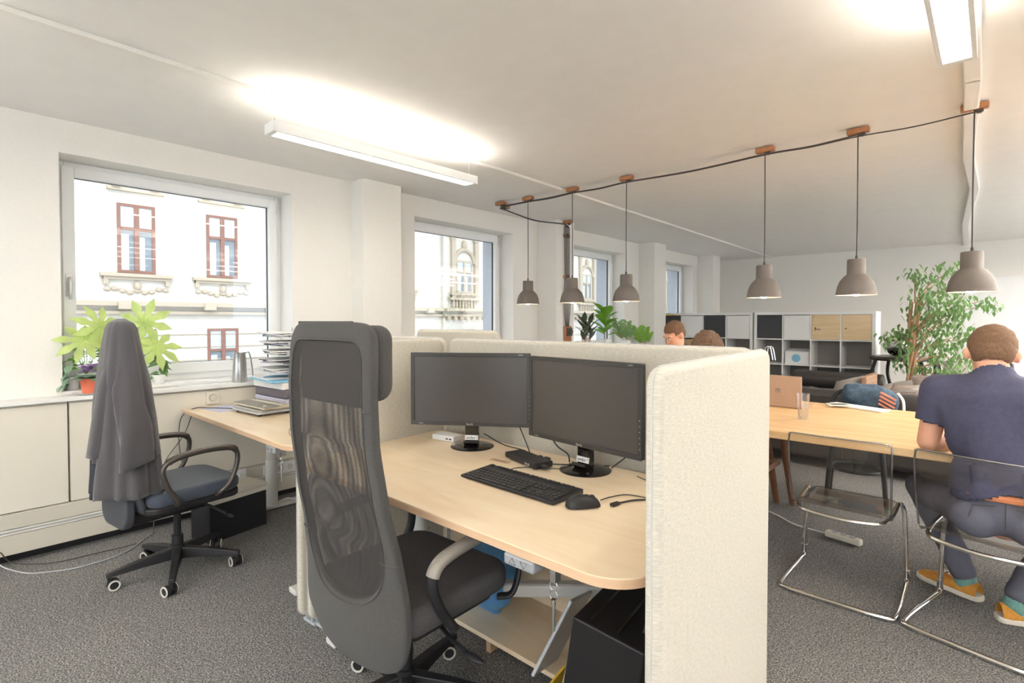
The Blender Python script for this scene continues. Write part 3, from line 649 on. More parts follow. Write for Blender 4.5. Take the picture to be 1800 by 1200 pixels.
obj('body',MB().b2((-0.07,-0.035,0),(0.07,0.035,0.028)),mWhite,ch,smooth=False,bevel=0.004); obj('buttons',MB().b2((0.02,-0.036,0.01),(0.035,-0.035,0.016)).b2((0.042,-0.036,0.01),(0.057,-0.035,0.016)),mBezel,ch,smooth=False)
def cable(label,pts,r=0.0025,mat=mBlack,name='cable',n=8):
    return tag(obj(name,MB().tube(spline(pts,n),r,7),mat),label,'cable')
Z=0.7645
cable('black cable from the left monitor to the docking station',[(-1.82,1.79,0.80),(-1.70,1.80,Z),(-1.55,1.78,Z),(-1.47,1.71,Z+0.01)])
cable('black power cable hanging behind the left monitor into the dock',[(-1.63,1.81,0.90),(-1.56,1.80,0.80),(-1.50,1.76,Z),(-1.46,1.715,Z+0.012)])
cable('black cable from the dock towards the right monitor stand',[(-1.295,1.66,Z+0.01),(-1.25,1.70,Z+0.008),(-1.20,1.78,Z),(-1.13,1.82,Z)])
cable('black cable dropping behind the right monitor with a thick connector',[(-1.40,1.76,0.88),(-1.36,1.77,0.82),(-1.31,1.78,0.79),(-1.285,1.76,Z)],0.003)
cable('thin black keyboard cable curling towards the dock',[(-1.375,1.492,Z+0.008),(-1.385,1.56,Z),(-1.33,1.61,Z),(-1.25,1.655,Z),(-1.23,1.71,Z)],0.0017)
cable('black cable leaving the right monitor stand along the back of the desk',[(-1.11,1.80,Z),(-1.05,1.83,Z+0.06),(-1.04,1.83,0.87)],0.0025)
cable('thin mouse cable looping over the desk to the right monitor',[(-0.918,1.425,Z+0.012),(-0.93,1.50,Z),(-0.90,1.56,Z),(-0.82,1.58,Z),(-0.78,1.62,Z),(-0.84,1.70,Z),(-0.98,1.77,Z)],0.0017)
lc=cable('loose black cable with a bare plug lying behind the mouse',[(-0.80,1.77,0.93),(-0.775,1.74,0.84),(-0.775,1.68,Z+0.01),(-0.80,1.60,Z),(-0.855,1.53,Z),(-0.875,1.475,Z+0.001)],0.003)
obj('plug',MB().box((-0.880,1.450,0.7665),(0.016,0.035,0.009),R(-10)),mKey,lc,smooth=False,bevel=0.002)

# ---------------- tall mesh chair in front ----------------
def tall_chair(loc,rz):
    t=thing('office_chair','tall charcoal office chair with a mesh back in front of the two-monitor desk','office chair',loc,rz)
    OUT=[(0,1.345),(.10,1.345),(.17,1.341),(.205,1.325),(.224,1.295),(.230,1.24),(.232,1.15),(.234,1.0),(.240,.86),(.250,.72),(.262,.60),(.272,.50),(.272,.43),(.25,.365),(.20,.315),(.11,.295),(0,.29)]
    INN=[(0.0, 1.288), (0.0963, 1.288), (0.1477, 1.285), (0.1712, 1.272), (0.184, 1.248), (0.1905, 1.21), (0.1937, 1.12), (0.1969, 0.99), (0.2012, 0.87), (0.2054, 0.77), (0.2065, 0.69), (0.199, 0.63), (0.1751, 0.58), (0.1421, 0.543), (0.0979, 0.52), (0.0464, 0.508), (0.0, 0.505)]
    yk=[(0.27,-0.215),(0.40,-0.245),(0.55,-0.238),(0.68,-0.245),(0.85,-0.275),(1.0,-0.295),(1.15,-0.30),(1.25,-0.295),(1.36,-0.285)]
    def yb(z):
        for (a,p),(b,q) in zip(yk,yk[1:]):
            if z<=b or b==1.36: s=max(0,min(1,(z-a)/(b-a))); s=s*s*(3-2*s)*0.35+s*0.65; return p+(q-p)*s
    def wrap(z): return 0.020+0.022*max(0,min(1,(0.75-z)/0.4))
    def P(x,z,off=0): u=x/0.25; return V(x,yb(z)+wrap(z)*u*u+off,z)
    full=lambda L:L+[(-x,z) for x,z in L[-2:0:-1]]
    def dense(L):
        o=[]
        for i in range(len(L)):
            a,b,c,d=[V(*L[(i+k)%len(L)],0) for k in(-1,0,1,2)]
            for k in range(4):
                s=k/4; q=0.5*((2*b)+(c-a)*s+(2*a-5*b+4*c-d)*s*s+(3*b-a-3*c+d)*s**3); o.append((q.x,q.y))
        return o
    FO,FI=dense(full(OUT)),dense(full(INN)); n=len(FO); K=10
    m=MB(); th=0.015
    KK=24
    SEC=[]
    for k in range(KK):
        ph=2*PI*k/KK; s=0.5-0.5*math.copysign(abs(math.cos(ph))**0.7,math.cos(ph)); SEC.append((s,th*math.copysign(abs(math.sin(ph))**0.45,math.sin(ph))))
    rows=[[m.bm.verts.new(P(FI[i][0]*(1-s)+FO[i][0]*s,FI[i][1]*(1-s)+FO[i][1]*s,o)) for s,o in SEC] for i in range(n)]
    for i in range(n):
        A,B2=rows[i],rows[(i+1)%n]
        for k in range(KK): m.bm.faces.new((A[k],A[(k+1)%KK],B2[(k+1)%KK],B2[k]))
    bk=obj('backrest_frame',m,mDarkFab,t,ang=70)
    for nm,off,mt in (('mesh_panel',-0.010,mMesh),('inner_mesh_panel',0.012,mMesh2)):
        g=MB(); uvl=[]; H=FI[:n//2+1]; NU=21
        R_=[]
        for (x,z) in H[2:-1]: R_.append([g.bm.verts.new(P(x*1.03*(2*j/(NU-1)-1),z,off+0.010*(1-(2*j/(NU-1)-1)**2)*(1 if off>0 else -0.2))) for j in range(NU)])
        for a,b in zip(R_,R_[1:]):
            for j in range(NU-1): g.bm.faces.new((a[j],a[j+1],b[j+1],b[j]))
        uv=g.bm.loops.layers.uv.new('UVMap')
        for f in g.bm.faces:
            for l in f.loops: l[uv].uv=(l.vert.co.x*1.02+(0.1 if off>0 else 0),l.vert.co.z)
        obj(nm,g,mt,t,ang=70)
    # dark lining behind the mesh at head height
    g=MB(); g.grid(lambda u,v:P(0.176*(2*u-1),1.10+0.185*v,0.013),9,9); obj('lining',g,mLining,t)
    # piping and seams
    pp=MB(); idx=[i for i in range(n)]
    pp.tube([P(FI[i][0]*0.93+FO[i][0]*0.07,FI[i][1]*0.93+FO[i][1]*0.07,-0.0155) for i in idx],0.0018,6,closed=True)
    for sx in (-1,1):
        pp.tube([P(sx*(0.183+0.05*k/4),1.095,-0.019+0.006*(abs(k-2)/2)**2) for k in range(5)],0.0018,6); pp.tube([P(sx*(0.19+0.064*k/4),0.655,-0.019+0.006*(abs(k-2)/2)**2) for k in range(5)],0.0018,6)
    obj('piping',pp,mDarkFab,bk)
    hr=MB().prism(rrect(-0.213,1.115,0.213,1.335,(0.05,0.05,0.045,0.045),8),-0.038,0.038,T(0,-0.233,0)@RX(PI/2))
    obj('headrest',hr,mDarkFab,t,bevel=0.03,seg=6,ang=60)
    # seat
    so=rrect(-0.262,-0.19,0.262,0.285,(0.05,0.05,0.09,0.09),8)
    obj('seat',MB().prism(so,0.41,0.495),mSeatFab,t,bevel=0.032,seg=6,ang=60)
    obj('seat_pan',MB().prism([(x*0.86,y*0.86) for x,y in so],0.385,0.415),mBlack,t,smooth=False,bevel=0.01)
    for sx in (-1,1):
        x=sx*0.295
        loop=spline([(sx*0.25,-0.02,0.40),(x,-0.05,0.42),(x,-0.105,0.50),(x,-0.135,0.585),(x,-0.11,0.635),(x,-0.03,0.655),(x,0.10,0.665),(x,0.20,0.655),(x,0.262,0.60),(x,0.262,0.50),(x,0.225,0.42),(sx*0.25,0.20,0.40)],6)
        a=obj('armrest',MB().tube(loop,0.017,12,flat=0.55),mBlack,t,ang=70)
        pad=[p for p in loop if p.z>0.60]
        obj('arm_pad',MB().tube(pad,0.0235,14,flat=0.8),mArm,a,ang=80)
    obj('lever',MB().tube(spline([(0.10,0.02,0.375),(0.24,-0.02,0.36),(0.33,-0.03,0.35)],5),0.007,8).ell((0.36,-0.033,0.348),(0.045,0.014,0.009),14),mBlack,t)
    obj('mechanism',MB().b2((-0.09,-0.12,0.335),(0.09,0.11,0.386)).b2((-0.06,-0.20,0.33),(0.06,-0.1,0.37)),mBlack,t,smooth=False,bevel=0.008)
    obj('gas_lift',MB().cyl((0,0,0.10),(0,0,0.34),0.025),mBlack,t)
    base(t,0.33,R(-38),0.04)
    return t
def base(t,rad,a0,wr,ring=mCaster):
    obj('hub',MB().cyl((0,0,0.07),(0,0,0.15),0.035),mBlack,t)
    for k in range(5):
        a=a0+k*2*PI/5; c,s=math.cos(a),math.sin(a)
        m=MB(); L=rad; M4=RZ(a)
        b=[]
        for x,z0,z1,wd in ((0.02,0.075,0.135,0.025),(L*0.5,0.075,0.118,0.020),(L,0.068,0.088,0.016)): b.append([(x,-wd,z0),(x,wd,z0),(x,wd*0.8,z1),(x,-wd*0.8,z1)])
        vs=[m.bm.verts.new(M4@V(*p)) for q in b for p in q]
        for i in (0,4):
            for j in range(4): m.bm.faces.new((vs[i+j],vs[i+(j+1)%4],vs[i+4+(j+1)%4],vs[i+4+j]))
        m.bm.faces.new(vs[:4][::-1]); m.bm.faces.new(vs[8:])
        lg=obj('leg',m,mBlack,t,smooth=False,bevel=0.004)
        wa=a+0.9*math.sin(k*2.3); ax=V(math.cos(wa+PI/2),math.sin(wa+PI/2),0); p=V(c*(L-0.012),s*(L-0.012),0)
        q=p-V(math.cos(wa),math.sin(wa),0)*0.018; q.z=0.028
        w_=MB()
        for sg in (-1,1): w_.cyl(q+ax*sg*0.008,q+ax*sg*0.026,0.028,0.026,seg=28)
        w_.cyl((p.x,p.y,0.03),(p.x,p.y,0.075),0.008)
        cs=obj('caster',w_,mBlack,lg)
        for sg in (-1,1):
            rg=MB()
            o1,o2=q+ax*sg*0.0245,q+ax*sg*0.028; rr=MB(); u=V(0,0,1); v2=ax.cross(u)
            rg.tube([o1.lerp(o2,0.5)+(u*math.cos(2*PI*i/28)+v2*math.sin(2*PI*i/28))*0.0225 for i in range(28)],0.004,8,closed=True)
            obj('wheel_ring',rg,ring,lg)
tall_chair((-1.49,1.085,0),R(2))

# ---------------- left office chair with a coat ----------------
lcx,lcy,lrz=-3.23,0.865,R(8)
t=thing('office_chair','low blue-grey office chair with looped armrests, a coat over its back, by the window','office chair',(lcx,lcy,0),lrz)
obj('seat',MB().prism(rrect(-0.235,-0.21,0.235,0.25,(0.06,0.06,0.1,0.1),8),0.43,0.50),mBlueG,t,bevel=0.028,seg=6,ang=60)
obj('seat_shell',MB().prism(rrect(-0.225,-0.22,0.225,0.235,(0.06,)*4,8),0.395,0.435),mBlack,t,bevel=0.012,seg=3)
bm=MB(); bm.grid(lambda u,v:V((0.5-u)*2*(0.20-0.03*abs(2*v-1)**3-0.115*max(0,v-0.15)/0.85),-0.235-0.055*math.sin(PI*min(1,v*1.3))+0.02*((0.5-u)*2)**2-0.05*v+0.01,0.40+0.90*v),14,20)
obj('backrest',bm,mShell,t,solid=0.03,sub=1)
obj('back_shell',MB().prism(rrect(-0.15,0.33,0.15,0.50,(0.08,0.08,0.03,0.03),8),-0.02,0.025,T(0,-0.265,0)@RX(PI/2)),mShell,t,bevel=0.012,seg=3)
obj('mechanism',MB().b2((-0.08,-0.25,0.33),(0.08,0.12,0.395)),mBlack,t,smooth=False,bevel=0.012)
obj('lever',MB().tube(spline([(0.08,0.09,0.36),(0.16,0.13,0.33),(0.22,0.15,0.31)],5),0.008,8).ell((0.245,0.155,0.305),(0.035,0.012,0.008),12),mBlack,t)
for sx in (-1,1):
    x=sx*0.27
    loop=spline([(sx*0.20,-0.10,0.425),(x-sx*0.01,-0.10,0.45),(x,-0.15,0.53),(x,-0.175,0.62),(x,-0.14,0.665),(x,-0.04,0.685),(x,0.09,0.685),(x,0.17,0.665),(x,0.185,0.60),(x,0.15,0.50),(x-sx*0.01,0.10,0.45),(sx*0.20,0.10,0.425)],6)
    a=obj('armrest',MB().tube(loop,0.0125,12),mDkMetal,t,ang=80); obj('arm_pad',MB().tube([p for p in loop if p.z>0.655],0.0165,12),mDkMetal,a,ang=80)
obj('gas_lift',MB().cyl((0,0,0.09),(0,0,0.34),0.018).cyl((0,0,0.09),(0,0,0.20),0.028),mBlack,t)
base(t,0.31,R(-92)-lrz,0.03)
# coat
ct=thing('coat','long charcoal coat hung over the low office chair by the window','coat',(lcx,lcy,0),lrz)
def coatp(u,v,s=0):
    # u around, v from top (0) to hem (1)
    z=1.355-0.85*v; a=2*PI*u
    wx=0.085+0.075*min(1,v*2.2)**0.8+0.03*v; wy=0.046+0.022*min(1,v*3)+0.072*v
    if v<0.06: k=math.sqrt(max(0,1-(1-v/0.06)**2)); wx*=0.35+0.65*k; wy*=0.25+0.75*k
    f=1+v**0.6*(0.07*math.sin(6*a+1.5+2*v)+0.05*math.sin(11*a+3*v)+0.03*math.sin(17*a))
    n_=0.006*noise.noise(V(math.cos(a)*3,math.sin(a)*3,v*5))
    return V(math.cos(a)*(wx*f+n_)+0.03,-0.255+0.02*v+math.sin(a)*(wy*f+n_),z)
m=MB(); m.grid(lambda u,v:coatp(u,v),72,40,True)
obj('body_cloth',m,mCoat,ct,solid=0.006,ang=80)
# right sleeve hanging on the side that faces the room
def slv(u,v):
    a=2*PI*u; c=V(0.13+0.11*min(1,v*1.5),-0.285+0.015*v,1.16-0.49*v); k=min(1,0.15+v*3.2); w=(0.055+0.012*v)*k
    return c+V(math.cos(a)*0.030*k*(1+0.2*math.sin(3*a+5*v)),math.sin(a)*w*(1+0.08*math.sin(5*a+9*v)),0.02*math.sin(a)*v)
m=MB(); m.grid(slv,28,18,True); obj('sleeve',m,mCoat,ct,solid=0.005,ang=80)
def slv2(u,v):
    a=2*PI*u; c=V(0.07-0.04*v,-0.315-0.055*v,1.17-0.47*v); k=min(1,0.15+v*3); return c+V(math.cos(a)*0.05*k*(1+0.1*math.sin(4*a)),math.sin(a)*0.028*k,0)
m=MB(); m.grid(slv2,28,18,True); obj('sleeve',m,mCoat,ct,solid=0.005,ang=80)
pk=MB(); pk.grid(lambda u,v:coatp(0.03+0.10*u,0.56+0.22*v)*1.0+V(0.013,0.0,0),8,8); obj('pocket',pk,mCoat,ct,solid=0.006)
ln=MB(); ln.grid(lambda u,v:coatp(0.60+0.16*u,0.80+0.20*v)+V(0.006,-0.006,-0.012),10,6); obj('ribbed_hem',ln,mCoatD,ct,solid=0.008)

# ---------------- things on and under the left desk ----------------
k2=keyboard('pale beige keyboard standing on a closed laptop on the left desk',(-3.47,1.40,0.803),R(4),mKeyW,mKeyG,L=0.43,W=0.16)
lt=thing('laptop','closed silver laptop under the beige keyboard','laptop',(-3.45,1.41,0.763),R(4)); obj('body',MB().b2((-0.17,-0.115,0.012),(0.17,0.115,0.030)),mTray,lt,smooth=False,bevel=0.004); obj('lid',MB().b2((-0.17,-0.115,0.031),(0.17,0.115,0.039)),mSteel,lt,smooth=False,bevel=0.003)
obj('riser_feet',MB().cyl((-0.14,-0.09,0),(-0.14,-0.09,0.012),0.012).cyl((0.14,-0.09,0),(0.14,-0.09,0.012),0.012).cyl((0.14,0.09,0),(0.14,0.09,0.012),0.012).cyl((-0.14,0.09,0),(-0.14,0.09,0.012),0.012),mBlack,lt)
pp=thing('paper_sheet','loose lilac-white sheet lying at the window end of the left desk','paper',(-3.78,1.30,0.7625),R(8)); obj('sheet',MB().b2((-0.13,-0.10,0),(0.13,0.10,0.001)),mPaperL,pp,smooth=False)
gl=MB()
for dx in (-0.035,0.035): gl.tube([(-2.56+dx+0.026*math.cos(2*PI*i/20),1.20,0.7645+0.022+0.02*math.sin(2*PI*i/20)) for i in range(20)],0.0012,6,closed=True); gl.tube([(-2.56+dx*1.8,1.20,0.80),(-2.56+dx*1.7,1.30,0.785),(-2.56+dx*1.4,1.33,0.764)],0.0012,6)
tag(obj('eyeglasses',gl,mDkMetal),'thin metal eyeglasses at the near end of the left desk','glasses')
cable('dark cable hanging from the left desk down behind the low chair',[(-3.70,1.33,0.766),(-3.82,1.24,0.768),(-3.90,1.15,0.766),(-3.93,1.08,0.70),(-3.92,1.07,0.50),(-3.86,1.10,0.30),(-3.80,1.15,0.12),(-3.72,1.12,0.012)],0.003,mDkMetal)
cable('second dark cable dropping behind the low chair',[(-3.90,1.14,0.74),(-3.93,1.10,0.60),(-3.93,0.98,0.42),(-3.90,0.93,0.2),(-3.86,0.90,0.01)],0.003,mDkMetal)
cable('thin dark cable hanging under the front corner of the left desk',[(-2.55,1.45,0.73),(-2.50,1.25,0.62),(-2.47,1.22,0.5),(-2.5,1.3,0.4)],0.003,mDkMetal)
cable('pale grey cable lying loose on the carpet at the left edge',[(-3.90,0.90,0.005),(-3.70,0.72,0.005),(-3.66,0.52,0.005),(-3.72,0.38,0.005),(-3.80,0.30,0.005),(-3.93,0.22,0.03),(-3.90,0.2,0.12)],0.003,mTray)
cable('dark cable rising from the carpet to the cabinet at the left edge',[(-3.78,0.80,0.01),(-3.80,0.62,0.008),(-3.83,0.42,0.008),(-3.92,0.27,0.03),(-3.935,0.22,0.10)],0.003,mDkMetal)
cable('white cable lying behind the left desk leg',[(-3.92,1.60,0.14),(-3.88,1.66,0.02),(-3.80,1.74,0.045),(-3.66,1.80,0.006),(-3.4,1.84,0.006)],0.005,mPaper)
bx=thing('storage_box','black box with a beige lid on the floor beside the left desk leg','box',(-3.60,1.26,0),R(12))
obj('body',MB().b2((-0.10,-0.19,0),(0.10,0.19,0.26)),mBlack,bx,smooth=False,bevel=0.006); obj('lid',MB().b2((-0.105,-0.195,0.26),(0.105,0.195,0.285)).b2((0.07,-0.195,0.23),(0.107,0.195,0.26)),mCab,bx,smooth=False,bevel=0.006); obj('knob',MB().cyl((-0.02,0,0.285),(-0.02,0,0.297),0.01),mDkMetal,bx)
# letter trays with papers
trays=[(-3.80,1.655,k) for k in range(5)]
words5=['lowest','second lowest','middle','second highest','topmost']
for k in range(5):
    z=0.985+k*0.062
    t_=thing('letter_tray','letter tray full of papers, %s of the stack behind the left desk'%words5[k],'letter tray',(-3.70,1.72,z),R(5+4*math.sin(k*2)),'letter trays in the stack')
    tr=MB(); tr.b2((-0.17,-0.12,0),(0.17,0.12,0.004))
    tr.b2((-0.17,-0.12,0),(-0.165,0.12,0.028)); tr.b2((0.165,-0.12,0),(0.17,0.12,0.028)); tr.b2((-0.17,0.115,0),(0.17,0.12,0.028))
    for sx in (-1,1): tr.cyl((sx*0.16,0.11,0.0),(sx*0.16,0.11,0.0615),0.004,seg=8)
    obj('tray',tr,mTray,t_,smooth=False)
    for q in range(4):
        off=random.uniform(-0.035,0.035); rz=random.uniform(-0.2,0.2); zz=0.0045+q*0.009
        g=MB(); W2=0.15; 
        g.grid(lambda u,v:RZ(rz)@V(-W2+2*W2*u+off,-0.135+0.24*v-0.01*q,zz+0.007*math.sin(3*u+q)*(1-v)+0.004*noise.noise(V(u*3,v*3,q))),8,8)
        obj('papers',g,[mPaper,mPaperL,mPaper,mPaperD][(q+k)%4] if q<3 else mPaper,t_,solid=0.006,smooth=False)
fs=thing('binder_stack','dark binders lying flat as a base under the letter trays','binder',(-3.70,1.72,0.763),R(3))
obj('lower_binder',MB().b2((-0.23,-0.16,0),(0.2,0.14,0.055)),mPaperL,fs,smooth=False,bevel=0.008); obj('upper_binder',MB().b2((-0.235,-0.155,0.058),(0.2,0.14,0.115)),mPaperD,fs,smooth=False,bevel=0.008); obj('loose_papers',MB().b2((-0.24,-0.165,0.118),(0.19,0.13,0.165)),mPaper,fs,smooth=False,bevel=0.004)
bf=thing('folder','light blue folder with curved white print on the binders in front of the letter trays','folder',(-3.70,1.70,0.93),R(-4)); obj('cover',MB().b2((-0.24,-0.19,0),(0.20,0.12,0.012)),mBlueF,bf,smooth=False,bevel=0.003); obj('papers',MB().b2((-0.235,-0.185,0.013),(0.10,0.10,0.02)),mPaper,bf,smooth=False,bevel=0.002)
obj('cover_print',MB().prism([(0.0+0.17*math.cos(PI*k/10+1.6),-0.03+0.14*math.sin(PI*k/10+1.6)) for k in range(11)],0.0205,0.0212),mBlueF,bf,smooth=False)

# ---------------- under the main desk ----------------
fr=thing('plywood_shelf','low plywood shelf on the floor under the two-monitor desk','shelf',(-1.45,1.6,0))
obj('board',MB().b2((-2.05,1.45,0.085),(-0.98,1.80,0.103)),mBirch,fr,world=True,smooth=False,bevel=0.002)
obj('back_board',MB().b2((-2.05,1.79,0.103),(-0.98,1.808,0.40)),mBirch,fr,world=True,smooth=False)
for x in (-2.03,-1.5,-1.0): obj('foot',MB().b2((x-0.012,1.50,0),(x+0.012,1.80,0.085)),mBirchE,fr,world=True,smooth=False)
br=thing('cable_tray_bar','pale metal bar running diagonally under the two-monitor desk','bar',(-1.2,1.6,0.29),0)
bb=MB(); a,b=V(-1.36,1.44,0.335),V(-0.97,1.775,0.335); d=b-a; bb.box((a+b)/2,(0.055,d.length,0.05),math.atan2(-d.x,d.y)); obj('bar',bb,mMetalW,br,world=True,smooth=False,bevel=0.012)
obj('mounting_post',MB().b2((-0.995,1.74,0.104),(-0.955,1.78,0.33)),mMetalW,br,world=True,smooth=False)
bg_=blob([('e',(0,0,0.15),(0.15,0.09,0.16)),('e',(0.03,0.0,0.34),(0.10,0.06,0.13)),('c',(-0.06,0,0.3),(0.05,0.02,0.48),0.05,0.02)],0.014,2)
for v in bg_.verts: v.co+=V(*[0.022*noise.noise(v.co*13+V(q*9,0,0)) for q in range(3)])
bb=thing('plastic_bag','crumpled blue plastic bag under the desk in front of the tall chair','bag',(-1.60,1.60,0.104)); obj('sack',bg_,mBlueBag,bb)
pc=thing('computer_tower','black computer tower leaning under the right end of the two-monitor desk','computer tower',(-0.86,1.36,0),R(8))
lm=RY(R(9)); obj('case',MB().box((0.07,0.0,0.285),(0.20,0.46,0.53),0,lm),mCase,pc,smooth=False,bevel=0.005)
obj('front_slot',MB().box((0.055,0.0,0.554),(0.008,0.42,0.006),0,lm).box((0.13,0.0,0.545),(0.008,0.42,0.006),0,lm),mBlackG,pc,smooth=False)
sl=thing('tablet_computer','silver tablet leaning against the black computer tower','tablet',(-1.10,1.44,0.105),R(8))
obj('body',MB().box((0.005,0.03,0.155),(0.012,0.22,0.28),0,RY(R(22))@RX(R(-18))),mTray,sl,smooth=False,bevel=0.004)
yc=thing('folder','yellow card folder at the foot of the black computer tower','folder',(-0.965,1.20,0.0),R(10)); obj('cover',MB().box((0,0,0.155),(0.006,0.14,0.30),0,RY(R(12))),mYellow,yc,smooth=False)
ap=thing('metal_post','thin aluminium post among the cables under the right end of the desk','post',(-0.665,1.17,0)); obj('rod',MB().cyl((0,0,0.0),(0,0,0.40),0.006,seg=12),mSteel,ap); obj('cap',MB().ell((0,0,0.403),(0.009,0.009,0.006),12),mSteel,ap)
for k in range(4):
    cable(['thick black cable looping at the foot of the right desk end, lowest','black cable looping beside the aluminium post','thin black cable arching over the others under the desk','black cable hanging down the inside of the right screen'][k],
     [(-0.86+0.03*k,1.12,0.012),(-0.84+0.02*k,1.10,0.14+0.03*k),(-0.76,1.12,0.22+0.03*k),(-0.66,1.16,0.23+0.02*k),(-0.60,1.24,0.20),(-0.585,1.35,0.10),(-0.60,1.5,0.012)] if k<3 else [(-0.64,1.30,0.70),(-0.66,1.24,0.55),(-0.69,1.20,0.42),(-0.66,1.22,0.2),(-0.63,1.28,0.012)],0.0035)
pr=thing('paper_roll','crumpled brown paper package under the right end of the desk','package',(-0.80,1.06,0.0)); q=blob([('e',(0,0,0.08),(0.07,0.06,0.08)),('e',(0.04,0.03,0.11),(0.05,0.05,0.05))],0.012,1)
for v in q.verts: v.co+=V(*[0.012*noise.noise(v.co*22+V(k*9,0,0)) for k in range(3)]); v.co.z=max(v.co.z,0.001)
obj('wrapping',q,mWalnut,pr,smooth=False)
# ---------------- plants ----------------
def palmate(mb,p,d,up,L,n=8):
    d=Vector(d).normalized(); sd=d.cross(Vector(up)).normalized(); u=sd.cross(d)
    c=Vector(p)
    for k in range(n):
        a=R(-150+300*k/(n-1)); dd=d*math.cos(a)+sd*math.sin(a); ln=L*(0.62+0.38*math.cos(a*0.55))
        s2=dd.cross(u).normalized(); rows=[]
        for i,(t,wd) in enumerate(((0,0.02),(0.22,0.11),(0.42,0.10),(0.60,0.155),(0.75,0.11),(0.80,0.085),(1.0,0.0))):
            q=c+dd*ln*t-u*0.35*ln*t*t*0.8; w_=wd*L*1.05+0.0003
            rows.append([mb.bm.verts.new(q-s2*w_+u*w_*0.25),mb.bm.verts.new(q),mb.bm.verts.new(q+s2*w_+u*w_*0.25)])
        for a_,b_ in zip(rows,rows[1:]):
            mb.bm.faces.new((a_[0],a_[1],b_[1],b_[0])); mb.bm.faces.new((a_[1],a_[2],b_[2],b_[1]))
def pot(t,r,h,mat=mTerra,soil=True):
    obj('pot',MB().lathe([(0,0),(r*0.72,0),(r*0.95,h*0.8),(r*1.04,h*0.8),(r*1.06,h),(r*0.96,h),(r*0.93,h*0.86),(0,h*0.86)],seg=32),mat,t,ang=40)
SZ=0.9255
fa=thing('fatsia_plant','big light green plant with large star-shaped leaves on the window sill behind the coat','plant',(-4.19,0.80,SZ))
pot(fa,0.085,0.14,mWhite)
st=MB(); lv=MB()
for (x,y,z,L,dd,up) in ((-4.03,0.60,1.225,0.15,(0,-1,-0.15),(1,0,0.5)),(-4.03,0.68,1.31,0.15,(0.1,-0.5,0.5),(1,-0.1,0.5)),(-4.10,0.925,1.335,0.175,(0.1,0.6,0.7),(1,0.1,0.4)),(-4.08,0.985,1.17,0.17,(0.1,0.8,-0.2),(1,0.1,0.5)),(-4.2,0.90,1.22,0.13,(0,0.3,-0.6),(1,0,0.4)),(-4.18,0.72,1.22,0.12,(0,-0.2,0.7),(1,0,0.4)),(-4.2,0.80,1.10,0.12,(0.3,0.1,-0.4),(1,0,0.6))):
    palmate(lv,(x,y,z),dd,up,L); st.tube(spline([(-4.19,0.80,SZ+0.12),(-4.2,(0.80+y)/2,(SZ+0.12+z)/2+0.04),(x,y,z)],5),0.0035,7)
obj('stems',st,mLeafG,fa,world=True); obj('leaves',lv,mLeafY,fa,world=True)
iv=thing('ivy_plant','small trailing green ivy in a pot between the violet and the coat','plant',(-4.22,0.64,SZ)); pot(iv,0.05,0.09,mWhite)
lv=MB(); st=MB()
for k in range(46):
    a=random.uniform(0,2*PI); r=random.uniform(0.02,0.085); z=random.uniform(0.10,0.27); lv.leaf((r*math.cos(a)*0.7,r*math.sin(a)+0.01,z),(math.cos(a),math.sin(a),0.2),(0.5,0,1),0.045,0.042,0.3,4)
for k in range(8): a=k*0.8; st.tube(spline([(0,0,0.07),(0.03*math.cos(a),0.03*math.sin(a),0.16),(0.06*math.cos(a)*0.7,0.06*math.sin(a),0.24)],4),0.0015,5)
obj('stems',st,mLeafG,iv); obj('leaves',lv,mLeafG,iv)
av=thing('african_violet','purple-flowering violet in a terracotta pot on the window sill','plant',(-4.045,0.635,SZ-0.02)); pot(av,0.055,0.095)
obj('saucer',MB().lathe([(0,0.001),(0.06,0.001),(0.085,0.009),(0.088,0.009),(0.062,-0.002),(0,-0.002)],(0,0,0.0)),mWhite,av)
lv=MB(); fl=MB()
for k in range(16):
    a=2*PI*k/16; lv.leaf((0.02*math.cos(a),0.02*math.sin(a),0.09),(math.cos(a),math.sin(a),0.25+0.3*(k%2)),(0,0,1),0.085,0.062,0.35,6)
for k in range(46):
    c=V(random.uniform(-.035,.045),random.uniform(-.05,.045),random.uniform(0.125,0.175))
    for j in range(5): a=j*2*PI/5; fl.leaf(c,(math.cos(a),math.sin(a),0.3),(0,0,1),0.017,0.017,0.1,3)
obj('leaves',lv,mLeafV,av); obj('flowers',fl,mPurple,av)
dp=thing('drooping_plant','grey-green drooping plant at the left corner of the plant window','plant',(-4.17,0.565,SZ)); pot(dp,0.04,0.07,mWhite)
lv=MB()
for k in range(26):
    a=random.uniform(-2.6,-0.3); r=random.uniform(0.02,0.07); z=random.uniform(0.0,0.15); lv.leaf((0.03*math.cos(a)+0.03,r*math.sin(a),z+0.03),(math.cos(a)*0.5+0.3,math.sin(a),-0.3),(0,0,1),0.06,0.038,0.5,5)
obj('leaves',lv,mLeafV,dp)
rp=thing('small_leaf_plant','small dark green plant right of the coat on the window sill','plant',(-4.14,1.015,SZ)); pot(rp,0.04,0.06,mWhite)
lv=MB()
for k in range(14):
    a=random.uniform(0,2*PI); lv.leaf((0,0.0,0.06+0.016*k*0.6),(math.cos(a)*0.6,math.sin(a),-0.2+0.3*(k%2)),(0.4,0,1),0.07,0.055,0.5,5)
obj('leaves',lv,mLeafM,rp)
jg=thing('pitcher','brushed steel pitcher with a wide handle on the window sill','jug',(-4.04,1.49,0.902))
obj('body',MB().lathe([(0,0.002),(0.048,0.002),(0.05,0.01),(0.046,0.12),(0.041,0.205),(0.044,0.215),(0.041,0.215),(0.038,0.2),(0.043,0.1),(0.045,0.012),(0,0.012)],seg=36),mSteel,jg)
